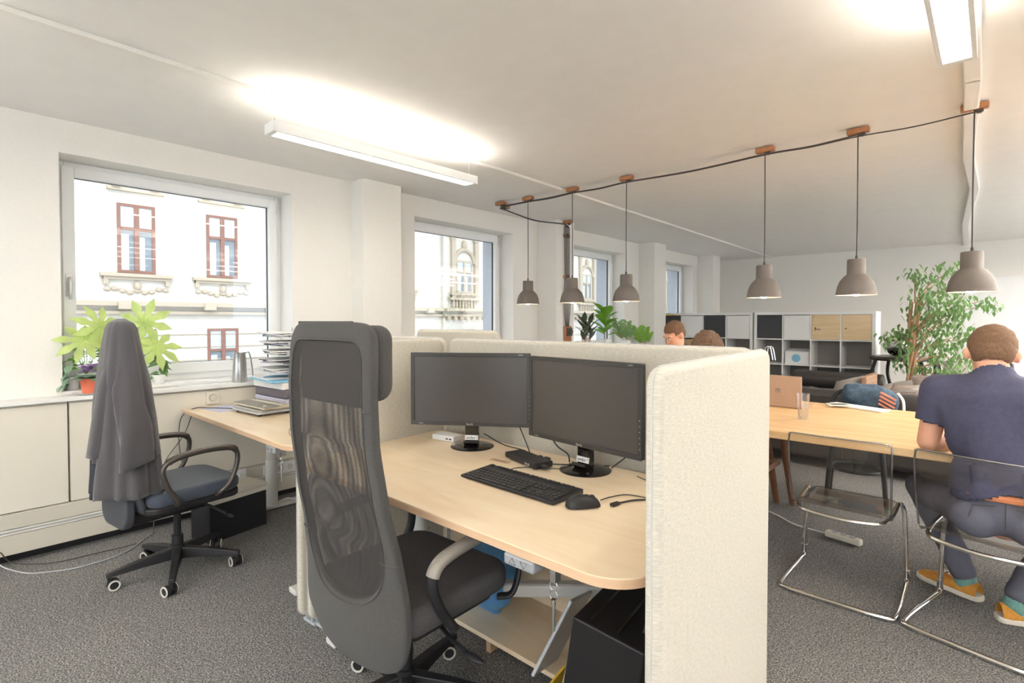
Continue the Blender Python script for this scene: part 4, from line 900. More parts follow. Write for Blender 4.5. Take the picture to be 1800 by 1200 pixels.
obj('handle',MB().tube(spline([(0.0,0.038,0.205),(0.0,0.062,0.215),(0.005,0.075,0.17),(0.01,0.085,0.09),(0.01,0.088,0.04)],5),0.013,10,flat=0.35),mSteel,jg)
vt=thing('vent_strip','flat white vent strip lying on the window sill left of the steel pitcher','vent',(-4.03,1.24,0.9025)); obj('strip',MB().box((0,0,0.002),(0.07,0.30,0.004)),mWhite,vt,smooth=False,bevel=0.001)
tb=thing('photo_frame','small dark framed tablet standing on the second window sill','tablet',(-4.13,3.765,0.926),R(12))
obj('frame',MB().box((0,0,0.235),(0.012,0.22,0.17),0,RY(R(-14))),mBlack,tb,smooth=False,bevel=0.004); obj('display',MB().box((0.008,0,0.235),(0.002,0.19,0.145),0,RY(R(-14))),mTray,tb,smooth=False)
obj('stand',MB().b2((-0.03,-0.03,0),(0.05,0.03,0.01)).b2((-0.012,-0.02,0.01),(0.008,0.02,0.18)),mSteel,tb,smooth=False)
def sillplant(name,label,x,y,spec,mat,potr=0.09,poth=0.16,base=0.926):
    t=thing(name,label,'plant',(x,y,base)); pot(t,potr,poth,mWhite); lv=MB(); st=MB(); spec(lv,st,poth); obj('stems',st,mBark,t); obj('leaves',lv,mat,t); return t
def sp_fid(lv,st,h):
    st.tube(spline([(0,0,h*0.8),(0.01,0.0,h+0.12),(0,0.02,h+0.26)],5),0.007,8)
    for k in range(13):
        z=h+0.03+k*0.024; a=k*2.4+0.5; lv.leaf((0,0.01,z),(math.cos(a)*0.7,math.sin(a)*0.8,0.35+0.07*k),(0,0,1),0.25,0.17,0.25,8,'ob')
def sp_rub(lv,st,h):
    for q in (-0.04,0.05):
        st.tube([(0,q,h*0.8),(0,q*1.6,h+0.24)],0.005,7)
        for k in range(9): z=h+0.02+k*0.028; a=k*2.4+q*30; lv.leaf((0,q*1.3,z),(math.cos(a)*0.6,math.sin(a)*0.7,0.9),(0,0,1),0.20,0.075,0.2,6)
def sp_zz(lv,st,h):
    for q in (-0.09,-0.03,0.04,0.10):
        top=V(0,q*2.2,h+0.22+0.05*math.sin(q*50)); st.tube([(0,q*0.5,h*0.8),top],0.004,6)
        for k in range(9):
            p=V(0,q*0.5,h*0.8).lerp(top,0.3+0.08*k); sg=1 if k%2 else -1; lv.leaf(p,(0.4*sg,0.8*sg,0.5),(1,0,0.3),0.11,0.065,0.2,5)
sillplant('rubber_plant','dark green long-leaved plant left of the big-leaved one, behind the screen',-3.84,5.62,sp_rub,mLeafD,poth=0.15)
sillplant('fiddle_leaf_fig','light green plant with the largest leaves above the back screen, below the third pendant lamp',-3.9,6.13,sp_fid,mLeafG,poth=0.17)
sillplant('zamioculcas','bright small-leaved plant just right of the big-leaved one above the back screen',-3.86,6.58,sp_zz,mLeafM,poth=0.14)
sillplant('zamioculcas','lowest light green plant at the right end of the plants above the back screen',-3.86,7.12,sp_zz,mLeafG,poth=0.05)
pb=thing('plant_bench','white bench along the third window carrying the plant pots','bench',(-3.9,6.35,0)); 
obj('top',MB().b2((-4.09,5.36,0.88),(-3.72,7.36,0.926)),mWhite,pb,world=True,smooth=False)
for y in (5.4,6.35,7.3): obj('support',MB().b2((-4.05,y-0.02,0),(-3.76,y+0.02,0.88)),mWhite,pb,world=True,smooth=False)

# ---------------- cube shelves ----------------
def shelf(x0,label,fill):
    P=0.3645; t0=0.038; L=4*0.335+3*0.016+2*t0; t=thing('cube_shelf',label,'shelf unit',(x0+L/2,8.2,0),0,'white cube shelves'); zt=L
    f=MB(); yb0,yb1=8.0,8.39
    f.b2((x0,yb0,0),(x0+t0,yb1,zt)); f.b2((x0+L-t0,yb0,0),(x0+L,yb1,zt)); f.b2((x0+t0,yb0,zt-t0),(x0+L-t0,yb1,zt)); f.b2((x0+t0,yb0,0),(x0+L-t0,yb1,t0))
    obj('carcass',f,mWhite,t,world=True,smooth=False)
    for k in range(3):
        x=x0+t0+0.335*(k+1)+0.016*k; obj('upright',MB().b2((x,yb0+0.002,t0),(x+0.016,yb1-0.01,zt-t0)),mWhite,t,world=True,smooth=False)
        z=t0+0.335*(k+1)+0.016*k; obj('shelf_board',MB().b2((x0+t0,yb0+0.003,z),(x0+L-t0,yb1-0.01,z+0.016)),mWhite,t,world=True,smooth=False)
    obj('back_panel',MB().b2((x0+0.01,yb1-0.012,0.02),(x0+L-0.01,yb1,zt-0.01)),mFeltD,t,world=True,smooth=False)
    for c,r,kind,lab in fill:
        x=x0+t0+0.351*c; z=t0+0.351*r
        if kind=='door':
            d=obj('door',MB().b2((x+0.003,yb0+0.004,z+0.003),(x+0.332,yb0+0.022,z+0.332)),mOak2,t,world=True,smooth=False,bevel=0.002)
            kk=MB().cyl((x+0.05,yb0-0.004,z+0.15),(x+0.05,yb0+0.004,z+0.15),0.009)
            if c==2: kk.cyl((x+0.05,yb0-0.012,z+0.15),(x+0.05,yb0,z+0.15),0.003).b2((x+0.045,yb0-0.02,z+0.12),(x+0.055,yb0-0.012,z+0.165)).b2((x+0.06,yb0-0.006,z+0.13),(x+0.11,yb0-0.003,z+0.14))
            obj('lock',kk,mDkMetal,d,world=True)
        elif kind in('dark','white'):
            b=thing('fabric_box',lab,'storage box',(x+0.1675,8.1,z+0.0005),0,'fabric boxes in the top row of the shelves'); g=MB().b2((x+0.004,yb0+0.006,z+0.001),(x+0.331,yb0+0.34,z+0.322))
            obj('box',g,mBoxD if kind=='dark' else mBoxW,b,world=True,smooth=False,bevel=0.006)
            obj('lid_flap',MB().b2((x+0.003,yb0+0.001,z+0.285),(x+0.332,yb0+0.005,z+0.325)),mBoxD if kind=='dark' else mBoxW,b,world=True,smooth=False,bevel=0.002)
    return x0,t0
shelf(-4.045,'left white cube shelf behind the seated people, by the window wall',[(0,3,'dark','dark fabric box at the far left of the top row, under a yellow strip'),(1,3,'white','white fabric box second from the left in the top shelf row'),(2,3,'dark','dark fabric box in the left shelf between two white ones'),(3,3,'white','white fabric box at the right end of the left shelf')])
ks=shelf(-2.56,'right white cube shelf with two oak doors, beside the tree',[(0,3,'dark','dark fabric box at the left end of the right shelf'),(1,3,'white','white fabric box beside the oak doors'),(2,3,'door',''),(3,3,'door','')])
ys=thing('label_strip','yellow strip above the leftmost dark box','strip',(-3.85,7.99,1.44)); obj('strip',MB().b2((-3.93,7.985,1.425),(-3.75,7.998,1.437)),mYellow,ys,world=True,smooth=False)
wb=thing('carton','white carton with a round blue sticker in the second row of the right shelf','box',(-2.0,8.15,0.7411)); x=-2.56+0.038+0.351+0.02; z=0.038+0.351*2+0.001
obj('carton',MB().b2((x,8.03,z),(x+0.30,8.32,z+0.17)),mBoxW,wb,world=True,smooth=False,bevel=0.002); obj('lid',MB().box((x+0.15,8.17,z+0.185),(0.30,0.29,0.012),0,RX(R(6))),mBoxW,wb,world=True,smooth=False)
obj('sticker',MB().lathe([(0,0.001),(0.055,0.001),(0.055,0),(0,0)],(x+0.14,8.029,z+0.085),32,RX(PI/2)),mBlueF,wb,world=True)
cbx=thing('carton','brown carton in the second row of the left shelf behind the dark-haired head','box',(-3.5,8.15,0.7411)); obj('carton',MB().b2((-3.64,8.03,0.741),(-3.33,8.32,1.05)),mCard,cbx,world=True,smooth=False,bevel=0.003)
pf=thing('picture_frame','small black picture frame on the far wall behind the tree','picture',(-0.66,10.69,1.42)); obj('frame',MB().b2((-0.77,10.672,1.41),(-0.55,10.699,1.43)).b2((-0.77,10.672,1.61),(-0.55,10.699,1.63)).b2((-0.77,10.672,1.43),(-0.755,10.699,1.61)).b2((-0.565,10.672,1.43),(-0.55,10.699,1.61)),mBlack,pf,world=True,smooth=False); obj('print',MB().b2((-0.755,10.68,1.43),(-0.565,10.699,1.61)),mPaper,pf,world=True,smooth=False)

# ---------------- lounge area ----------------
def rb(nm,a,b,mat,t,r=0.04,seg=5): return obj(nm,MB().b2(a,b),mat,t,world=True,bevel=r,seg=seg,ang=60)
so=thing('sofa','black leather sofa with its back to the oak table','sofa',(-0.4,5.9,0))
rb('backrest',(-1.75,5.42,0.08),(0.62,5.60,0.72),mLeather,so,0.05); rb('seat_cushion',(-1.55,5.6,0.22),(-0.57,6.25,0.45),mLeather,so,0.05); rb('seat_cushion',(-0.56,5.6,0.22),(0.42,6.25,0.45),mLeather,so,0.05)
rb('armrest',(-1.76,5.58,0.08),(-1.57,6.3,0.60),mLeather,so,0.05); rb('armrest',(0.44,5.58,0.08),(0.63,6.3,0.60),mLeather,so,0.05)
obj('piping',MB().tube([(-1.72,5.425,0.665),(0.59,5.425,0.665)],0.006,8).tube([(-0.98,5.419,0.66),(-0.98,5.419,0.12)],0.004,8),mSeatFab,so,world=True)
so2=thing('sofa','black leather sofa with a thick rounded back in front of the white shelves','sofa',(-1.3,7.4,0))
obj('backrest',MB().tube([(-1.93,7.62,0.60),(-0.95,7.62,0.60)],0.115,24,flat=0.9),mLeather,so2,world=True,ang=60,bevel=0.03)
rb('seat_cushion',(-1.92,6.95,0.2),(-0.95,7.55,0.43),mLeather,so2,0.05); rb('base',(-1.95,6.95,0.04),(-0.93,7.72,0.3),mLeather,so2,0.03)
db=thing('daybed','wooden-sided daybed with grey blanket behind the black sofa','daybed',(-0.5,6.6,0))
pl=MB(); a,b=V(-0.985,6.40,0),V(-1.03,7.70,0); 
obj('side_board',MB().b2((-0.985,6.33,0.60),(-0.935,6.98,0.775)),mPlank,db,world=True,smooth=False,bevel=0.008)
for y in (6.36,6.9): obj('leg',MB().b2((-0.98,y,0),(-0.94,y+0.05,0.60)),mPlank,db,world=True,smooth=False)
obj('frame',MB().b2((-0.929,6.33,0.25),(0.3,6.98,0.42)),mPlank,db,world=True,smooth=False)
g=MB(); g.grid(lambda u,v:V(-0.92+1.2*u,6.34+0.62*v,0.56+0.11*(1-abs(2*u-1)**3)+0.05*v+0.03*noise.noise(V(u*4,v*5,1))-0.1*(1 if 0 else 0)),30,30); obj('blanket',g,mGreyFab,db,world=True,solid=0.03)
rb('mattress',(-0.92,6.36,0.42),(0.28,6.97,0.57),mGreyFab,db,0.03)
def cushion(nm,label,c,rot,d,mat):
    t=thing(nm,label,'cushion',c,0); m=MB(); mm=rot
    m.grid(lambda u,v:mm@V(d[0]*(2*u-1)*(1-0.06*math.sin(PI*v)),d[1]*(2*v-1)*(1-0.06*math.sin(PI*u)),d[2]*(math.sin(PI*u)*math.sin(PI*v))**0.55),20,20)
    m.grid(lambda u,v:mm@V(d[0]*(2*u-1)*(1-0.06*math.sin(PI*v)),d[1]*(2*v-1)*(1-0.06*math.sin(PI*u)),-d[2]*(math.sin(PI*u)*math.sin(PI*v))**0.55),20,20)
    obj('cover',m,mat,t); return t
cushion('cushion','large brown patterned cushion against the tree side of the daybed',(-0.36,6.62,0.70),RX(R(50))@RZ(R(8)),(0.24,0.15,0.06),mBrownFab)
cushion('cushion','pale grey cushion in front of the brown one on the daybed',(-0.38,6.35,0.655),RX(R(40))@RZ(R(20)),(0.17,0.11,0.05),mLightFab)
cushion('cushion','grey slanted cushion left of the wooden board of the daybed',(-1.13,6.35,0.60),RX(R(25))@RY(R(-20)),(0.14,0.30,0.06),mGreyFab)
cushion('cushion','dark grey crumpled cushion left of the pale one on the daybed',(-0.62,6.40,0.655),RX(R(30))@RZ(R(-12)),(0.14,0.09,0.035),mBrownFab)
stb=thing('stool_table','dark round side table with curved legs beside the white shelf','side table',(-0.86,7.95,0))
obj('top',MB().lathe([(0,0),(0.28,0),(0.30,0.02),(0.28,0.05),(0,0.05)],(0,0,0.86),36),mDkMetal,stb)
for k in range(4): a=k*PI/2+0.5; obj('leg',MB().tube(spline([(0.24*math.cos(a),0.24*math.sin(a),0.86),(0.27*math.cos(a),0.27*math.sin(a),0.68),(0.15*math.cos(a),0.15*math.sin(a),0.4),(0.26*math.cos(a),0.26*math.sin(a),0.0)],6),0.02,10),mBlack,stb)
hl=thing('helmet','shiny dark motorcycle helmet on the round side table beside the tree','helmet',(-0.86,7.95,0.911))
hq=blob([('e',(0,0,0.13),(0.135,0.15,0.13)),('e',(0,-0.05,0.08),(0.11,0.11,0.08))],0.012,4); obj('shell',hq,mBlackG,hl); g=MB(); g.grid(lambda u,v:V(0.139*math.sin(R(-65+130*u))*math.cos(R(-20+45*v)),-0.154*math.cos(R(-65+130*u))*math.cos(R(-20+45*v)),0.13+0.135*math.sin(R(-20+45*v))),16,8); obj('visor',g,mSteel,hl,solid=0.004)
ac=thing('lounge_armchair','dark bentwood armchair behind the tree trunk','armchair',(-0.17,7.97,0))
for sx in (-1,1): obj('armrest',MB().tube(spline([(sx*0.30,-0.35,0),(sx*0.32,-0.30,0.45),(sx*0.32,-0.1,0.80),(sx*0.32,0.2,0.82),(sx*0.30,0.42,0.5),(sx*0.3,0.5,0)],8),0.022,10),mBlack,ac)
obj('seat',MB().b2((-0.29,-0.25,0.36),(0.29,0.3,0.44)),mLeather,ac,bevel=0.03,seg=4); g=MB(); g.grid(lambda u,v:V(-0.28+0.56*u,0.28+0.2*v+0.03*math.sin(PI*u),0.42+0.42*v),10,10); obj('backrest',g,mGreyFab,ac,solid=0.03)
# fig tree
tr=thing('weeping_fig','tall weeping fig tree with twisted pale trunks beside the white shelf','tree',(-0.66,7.0,0))
obj('pot',MB().lathe([(0,0),(0.17,0),(0.20,0.30),(0.21,0.34),(0.19,0.34),(0.18,0.30),(0,0.30)],(0,0.25,0)),mBlack,tr)
tk=MB()
for k in range(5):
    ph=k*1.26; tk.tube(spline([(0.03*math.cos(ph+z*5)+0.012*k*0,0.25+0.03*math.sin(ph+z*5),z) for z in (0.25,0.5,0.75,1.0,1.25)]+[(0.05*math.cos(ph)+0.03,0.25+0.06*math.sin(ph),1.55)],5),0.016,8)
obj('trunk',tk,mBark,tr)
br=MB(); lv=MB(); random.seed(11)
crown=[(0.273, 1.723, 0.339), (0.179, 1.788, 0.279), (0.109, 1.64, 0.259), (0.23, 1.486, 0.239), (0.411, 1.6, 0.179), (0.064, 1.366, 0.279), (-0.008, 1.273, 0.219), (0.186, 1.245, 0.259), (0.304, 1.127, 0.279), (0.416, 1.189, 0.259), (0.504, 1.249, 0.159), (0.189, 0.973, 0.279), (0.33, 0.89, 0.239), (0.419, 0.983, 0.239), (0.07, 0.875, 0.139), (-0.211, 1.208, 0.119), (-0.134, 1.272, 0.119), (-0.056, 1.086, 0.139), (0.65, 1.564, 0.1), (0.564, 1.595, 0.1), (0.367, 1.542, 0.1), (0.033, 1.887, 0.159), (0.294, 1.901, 0.199), (0.413, 1.453, 0.119), (0.262, 0.796, 0.159), (0.091, 1.121, 0.239), (-0.104, 0.928, 0.139), (0.278, 1.365, 0.179)]
for x,z,r in crown:
    c=V(x,0.2+random.uniform(-0.2,0.25),z-0.05); r*=0.86
    s0=V(0.02,0.25,min(z-0.1,max(0.95,z-0.35))); br.tube(spline([s0,(s0+c)/2+V(0,0,0.06),c],5),[0.008]*6+[0.004]*5,6) if True else None
    n=int(16+300*r*r*3.2)
    for k in range(n):
        d=V(random.gauss(0,1),random.gauss(0,1),random.gauss(0,1)).normalized()*r*random.random()**0.45
        d.y*=1.3; a=random.uniform(0,2*PI)
        lv.leaf(c+d,(math.cos(a)*0.7,math.sin(a)*0.7,-0.75),(math.cos(a),math.sin(a),0.8),random.uniform(0.055,0.085),random.uniform(0.026,0.038),0.2,3)
obj('branches',br,mBark,tr); obj('leaves',lv,mLeafM,tr)

# ---------------- oak table and what lies on it ----------------
tx0,tx1,ty0,ty1,tz=-2.35,1.25,3.06,4.33,0.75
tt=thing('dining_table','long oak table under the pendant lamps','table',((tx0+tx1)/2,(ty0+ty1)/2,0))
obj('tabletop',MB().b2((tx0,ty0,tz-0.04),(tx1,ty1,tz)),mOak,tt,world=True,smooth=False,bevel=0.003)
def tleg(x):
    for sy in (-1,1):
        ym=(ty0+ty1)/2; m=MB().tube([(x,ym+sy*0.10,tz-0.06),(x-0.02,ym+sy*0.50,0.0)],[0.03,0.022],10,flat=0.7); m.tube([(x+0.10,ym+sy*0.12,tz-0.06),(x+0.08,ym+sy*0.52,0.0)],[0.026,0.018],10,flat=0.7); obj('leg',m,mWalnut,tt,world=True)
    obj('trestle_rail',MB().b2((x-0.03,(ty0+ty1)/2-0.5,tz-0.07),(x+0.13,(ty0+ty1)/2+0.5,tz-0.041)).b2((x,(ty0+ty1)/2-0.33,0.33),(x+0.05,(ty0+ty1)/2+0.33,0.37)),mWalnut,tt,world=True,smooth=False,bevel=0.004)
for x in (-2.0,-1.15,0.95): tleg(x)
lp=thing('laptop','open rose-gold laptop seen from behind on the oak table','laptop',(-1.09,3.98,tz+0.0008),R(-3))
obj('base',MB().b2((-0.15,-0.05,0),(0.15,0.165,0.010)),mRoseG,lp,smooth=False,bevel=0.003)
ld=obj('lid',MB().box((0,-0.055,0.112),(0.30,0.006,0.215),0,RX(R(2))),mRoseG,lp,smooth=False,bevel=0.0025)
obj('display',MB().box((0,-0.0505,0.112),(0.28,0.002,0.19),0,RX(R(2))),mScreen,ld,smooth=False)
q=MB()
for a in (-0.0085,0.0085):
    for b in (-0.0085,0.0085): q.box((a,-0.0587,0.115+b),(0.015,0.001,0.015))
obj('square_logo',q,mSteel,ld,smooth=False); obj('camera_dot',MB().cyl((-0.135,-0.0595,0.205),(-0.135,-0.058,0.205),0.003),mBlack,ld)
gs=thing('drinking_glass','clear drinking glass half full of water on the oak table','glass',(-0.845,3.54,tz+0.0008))
obj('glass',MB().lathe([(0,0.004),(0.027,0.004),(0.028,0),(0.031,0.06),(0.037,0.155),(0.0355,0.155),(0.029,0.06),(0.026,0.012),(0,0.012)],seg=36),mGlassW,gs)
obj('water',MB().lathe([(0,0.0125),(0.0255,0.0125),(0.0295,0.072),(0,0.072)],seg=32),mWater,gs)
nb=thing('notebook','long white notebook lying near the far edge of the oak table','notebook',(-0.70,4.25,tz+0.0008),R(-22)); obj('cover',MB().b2((-0.16,-0.06,0),(0.20,0.06,0.012)),mPaper,nb,smooth=False,bevel=0.003); obj('pages',MB().b2((-0.155,-0.062,0.002),(0.195,0.055,0.010)),mBoxW,nb,smooth=False)
ph=thing('smartphone','white smartphone with a dark screen on the white notebook corner','phone',(-0.785,4.19,tz+0.014),R(-55)); obj('body',MB().prism(rrect(-0.036,-0.07,0.036,0.07,(0.008,)*4),0,0.008),mPaper,ph,smooth=False); obj('screen',MB().b2((-0.032,-0.052,0.008),(0.032,0.052,0.0088)),mScreen,ph,smooth=False)
# bentwood chair beyond the table with a denim bag on it
bc=thing('bentwood_chair','black bentwood chair on the far side of the oak table','chair',(-0.74,4.62,0),PI+R(8))
obj('seat',MB().lathe([(0,0),(0.19,0),(0.21,0.015),(0.205,0.035),(0,0.03)],(0,0,0.43),36),mBlack,bc)
for sx in (-1,1):
    obj('leg',MB().tube([(sx*0.15,0.15,0.44),(sx*0.185,0.20,0)],[0.02,0.014],10),mBlack,bc); obj('leg',MB().tube([(sx*0.15,-0.15,0.44),(sx*0.18,-0.21,0)],[0.02,0.014],10),mBlack,bc)
obj('ring_stretcher',MB().tube([(0.165*math.cos(2*PI*k/32),0.165*math.sin(2*PI*k/32),0.25) for k in range(32)],0.011,8,closed=True),mBlack,bc)
obj('backrest',MB().tube(spline([(-0.16,-0.17,0.44),(-0.18,-0.22,0.66),(-0.11,-0.25,0.79),(0.11,-0.25,0.79),(0.18,-0.22,0.66),(0.16,-0.17,0.44)],7),0.014,10),mBlack,bc)
dg=thing('shoulder_bag','denim bag with coral stripes hanging on the bentwood chair behind the table','bag',(-0.70,4.86,0.50),R(-8))
q=blob([('e',(0,0,0.24),(0.20,0.07,0.12)),('e',(0.02,0,0.12),(0.18,0.06,0.13)),('e',(-0.08,-0.02,0.27),(0.12,0.07,0.09))],0.014,2)
for v in q.verts: v.co+=V(*[0.012*noise.noise(v.co*14+V(k*9,0,0)) for k in range(3)])
obj('body',q,mDenim,dg); g=MB()
for k in range(4): g.box((0.13+0.004*k,-0.075,0.20+0.028*k),(0.11,0.012,0.013),0,RY(R(28)))
obj('stripes',g,mCoral,dg,smooth=False); obj('strap',MB().tube(spline([(0.19,-0.03,0.31),(0.23,-0.05,0.25),(0.23,-0.05,0.12),(0.2,-0.03,0.05)],6),0.014,8,flat=0.3),mLightFab,dg)

# ---------------- clear folding chairs ----------------
def clear_chair(loc,rz,label):
    t=thing('clear_chair',label,'chair',loc,rz,'clear plastic chairs with chrome frames')
    W=0.225; r=0.011
    fr=MB()
    fr.tube(spline([(-W+0.02,0.17,0.425),(-W+0.01,0.225,0.40),(-W,0.235,0.32),(-W-0.01,0.235,0.04)],6)+spline([(-W-0.01,0.225,0.014),(-W-0.012,0.1,0.0125),(-W-0.012,-0.19,0.0125),(-W+0.03,-0.238,0.0125),(0,-0.245,0.0125),(W-0.03,-0.238,0.0125),(W+0.012,-0.19,0.0125),(W+0.012,0.1,0.0125),(W+0.01,0.225,0.014)],6)+spline([(W+0.01,0.235,0.04),(W,0.235,0.32),(W-0.01,0.225,0.40),(W-0.02,0.17,0.425)],6),r,12)
    obj('frame',fr,mChrome,t,ang=80)
    f2=MB().tube(spline([(-W+0.02,0.17,0.425),(-W+0.025,0.0,0.41),(-W+0.05,-0.13,0.40),(-W+0.12,-0.165,0.395),(0,-0.175,0.393),(W-0.12,-0.165,0.395),(W-0.05,-0.13,0.40),(W-0.025,0.0,0.41),(W-0.02,0.17,0.425)],6),0.010,12); obj('seat_support',f2,mChrome,t,ang=80)
    for sx in (-1,1): obj('coupling',MB().cyl((sx*(W+0.01),0.236,0.03),(sx*(W+0.01),0.236,0.075),0.014),mChrome,t)
    g=MB(); 
    def sp(u,v):
        x=(2*u-1)*(0.205+0.01*v); ed=abs(2*u-1)
        if v<0.5: s=v/0.5; y=0.23-0.36*s; z=0.435-0.012*math.sin(PI*s)-0.015*(1-s)**3
        else: s=(v-0.5)/0.5; y=-0.13-0.055*math.sin(s*PI/2)-0.0*s; z=0.43+0.355*s**1.1
        if v<0.5: z-=0.02*max(0,ed-0.85)/0.15
        return V(x,y+(0.02*(1-ed*ed)*-0.5 if v>0.5 else 0),z)
    g.grid(lambda u,v:sp(u,v*0.5),22,16); obj('seat',g,mClearS,t,solid=0.008,ang=80)
    g=MB(); g.grid(lambda u,v:sp(u,0.505+v*0.495),22,14); obj('backrest',g,mClear,t,solid=0.008,ang=80)
    rim=MB().tube([sp(0,0.52+0.48*k/8) for k in range(8)]+[sp(0.0,0.985)+V(0.004,0,0),sp(0.03,1)]+[sp(0.05+0.9*k/10,1) for k in range(11)]+[sp(0.97,1),sp(1,0.985)]+[sp(1,0.52+0.48*(7-k)/8) for k in range(8)],0.0042,8); obj('rim',rim,mRim,t,ang=80)
    return t
cc1=clear_chair((-0.545,3.095,0),0,'empty clear plastic chair with chrome frame, nearest the cream screen')
cc2=clear_chair((0.0,3.04,0),R(-13),'clear plastic chair under the person in the navy shirt')
cc3=clear_chair((-1.27,2.98,0),0,'clear plastic chair hidden behind the nearest screen, under the curly-haired person')
cc4=clear_chair((-2.13,4.72,0),PI,'clear plastic chair on the far side of the table, under its seated person')
ps=thing('power_strip','cream power strip lying on the carpet under the empty clear chair','power strip',(-0.66,3.73,0),R(-12))
obj('body',MB().b2((-0.10,-0.026,0.002),(0.10,0.026,0.04)),mCab,ps,smooth=False,bevel=0.01); [obj('outlet',MB().lathe([(0,0),(0.016,0),(0.018,0.003),(0.018,0)],(q,0,0.041),18),mTray,ps) for q in (-0.05,0.0,0.05)]
cable('white cable from the power strip running behind the nearest screen',[(-0.76,3.75,0.015),(-0.95,3.80,0.008),(-1.12,3.92,0.008),(-1.5,4.1,0.008)],0.0045,mPaper)
dt=thing('door_wedge','small dark wedge on the carpet beside the foot of the nearest screen','wedge',(-0.50,1.86,0)); obj('wedge',MB().prism([(-0.03,-0.02),(0.05,0.0),(-0.03,0.03)],0,0.02),mBlack,dt,smooth=False)

# ---------------- people ----------------
def hand(base,d,up,side,items,s=1.0):
    """palm and five bent fingers as limbs of the body"""
    d=Vector(d).normalized(); up=Vector(up).normalized(); sd=d.cross(up).normalized()*side
    b=Vector(base); p1=b+d*0.075*s
    for k in range(4): items.append(('c',b+sd*(0.018-0.012*k)*s,p1+sd*(0.033-0.022*k)*s,0.016*s,0.012*s))
    for k,L in enumerate((0.068,0.078,0.072,0.055)):
        a=p1+sd*(0.033-0.022*k)*s; m=a+(d*0.9-up*0.25+sd*(0.10-0.07*k))*L*0.5*s; e=m+(d*0.6-up*0.75)*L*0.5*s
        items.append(('c',a,m,0.0095*s,0.0085*s)); items.append(('c',m,e,0.0085*s,0.007*s))
    a=b+d*0.02*s+sd*0.025*s; m=a+(d*0.6+sd*0.8)*0.04*s; items.append(('c',a,m,0.014*s,0.011*s)); items.append(('c',m,m+(d*0.95+sd*0.15-up*0.2)*0.032*s,0.011*s,0.008*s))
def person(loc,rz,label,shirt,hairm,J,belt=False,detail=True,vox=0.009,curly=False):
    t=thing('person',label,'person',loc,rz); it=[]
    c=lambda a,b,r1,r2: it.append(('c',a,b,r1,r2))
    hp,ch,nk,hd=J['hip'],J['chest'],J['neck'],J['head']
    M4=T(*hd)@J['hr']
    # head: skull, face, jaw, nose, ears
    def hl(p): return M4@V(*p)
    R3=J['hr']
    it.append(('e',hl((0,-0.012,0.02)),(0.076,0.095,0.092),R3)); it.append(('e',hl((0,0.032,-0.03)),(0.060,0.062,0.082),R3)); it.append(('e',hl((0,0.05,-0.085)),(0.036,0.032,0.026),R3))
    it.append(('c',hl((0,0.092,0.005)),hl((0,0.108,-0.032)),0.010,0.014))
    it.append(('e',hl((0,0.088,-0.062)),(0.024,0.012,0.010),R3))
    for sx in (-1,1):
        it.append(('e',hl((sx*0.082,-0.008,-0.012)),(0.012,0.020,0.033),R3@RZ(sx*0.5)))
        it.append(('e',hl((sx*0.030,0.083,0.022)),(0.026,0.012,0.010),R3))
    c(V(*nk)-V(0,0,0.03),hl((0,-0.025,-0.06)),0.062,0.055)
    c(V(*nk)-V(0,0,0.06),V(*nk),0.075,0.060)
    # arms
    for sx,A in ((-1,J['armL']),(1,J['armR'])):
        sh,el,wr,hd_d=A; c(sh,el,0.052,0.043); c(el,V(*el).lerp(V(*wr),0.35),0.042,0.040); c(V(*el).lerp(V(*wr),0.35),wr,0.040,0.026); hand(wr,hd_d,(0,0,1),-sx,it); c(V(*nk)-V(0,0,0.08),sh,0.07,0.05)
    # trunk and legs under the clothes keep the figure one surface
    it.append(('e',V(*ch),(0.15,0.095,0.2))); it.append(('e',V(*hp)+V(0,0,0.05),(0.14,0.10,0.14))); c(hp,ch,0.11,0.12)
    for L in (J['legL'],J['legR']):
        h0,kn,an,toe=L; c(h0,kn,0.068,0.048); c(kn,an,0.048,0.033); c(an,V(*an).lerp(V(*toe),0.6)-V(0,0,0.012),0.03,0.014)
    obj('body',blob(it,vox,4),mSkin,t)
    # eyes and brows
    ey=MB(); 
    for sx in (-1,1): ey.ell(hl((sx*0.030,0.0905,0.008)),(0.011,0.006,0.006),10,R3)
    obj('eyes',ey,mPaper,t); eb=MB()
    for sx in (-1,1): eb.tube([hl((sx*0.016,0.099,0.024)),hl((sx*0.032,0.098,0.029)),hl((sx*0.046,0.089,0.023))],0.003,6)
    obj('eyebrows',eb,hairm,t)
    # hair cap
    hb=blob([('e',hl((0,-0.016,0.028)),(0.0815,0.098,0.094),R3),('e',hl((0,-0.045,-0.012)),(0.072,0.062,0.068),R3)],0.007,2)
    inv=M4.inverted()
    dele=[]
    for v in hb.verts:
        q=inv@v.co
        if (q.y>0.045 and q.z<0.05+0.2*(q.y-0.045)*0) or (q.y>-0.0 and q.z<0.012 and abs(q.x)>0.0) or q.z<-0.068+0.0*q.x: dele.append(v)
        else: 
            n_=noise.noise(q*(60 if not curly else 45)); v.co+=(M4.to_3x3()@q.normalized())*((0.0035 if not curly else 0.012)*n_+(0.006 if curly else 0))
    bmesh.ops.delete(hb,geom=dele,context='VERTS'); obj('hair',hb,hairm,t,solid=0.006,ang=80)
    # shirt
    s=[]; C=V(*ch); H=V(*hp); N=V(*nk)
    s.append(('e',C+V(0,-0.005,0.02),(0.185,0.125,0.215))); s.append(('c',H+V(0,-0.01,0.11),C,0.125,0.135)); s.append(('e',H+V(0,-0.008,0.155),(0.172,0.125,0.115))); s.append(('e',H+V(0,-0.008,0.08),(0.178,0.140,0.13)))
    s.append(('e',C+V(0,-0.02,0.11),(0.175,0.10,0.09)))
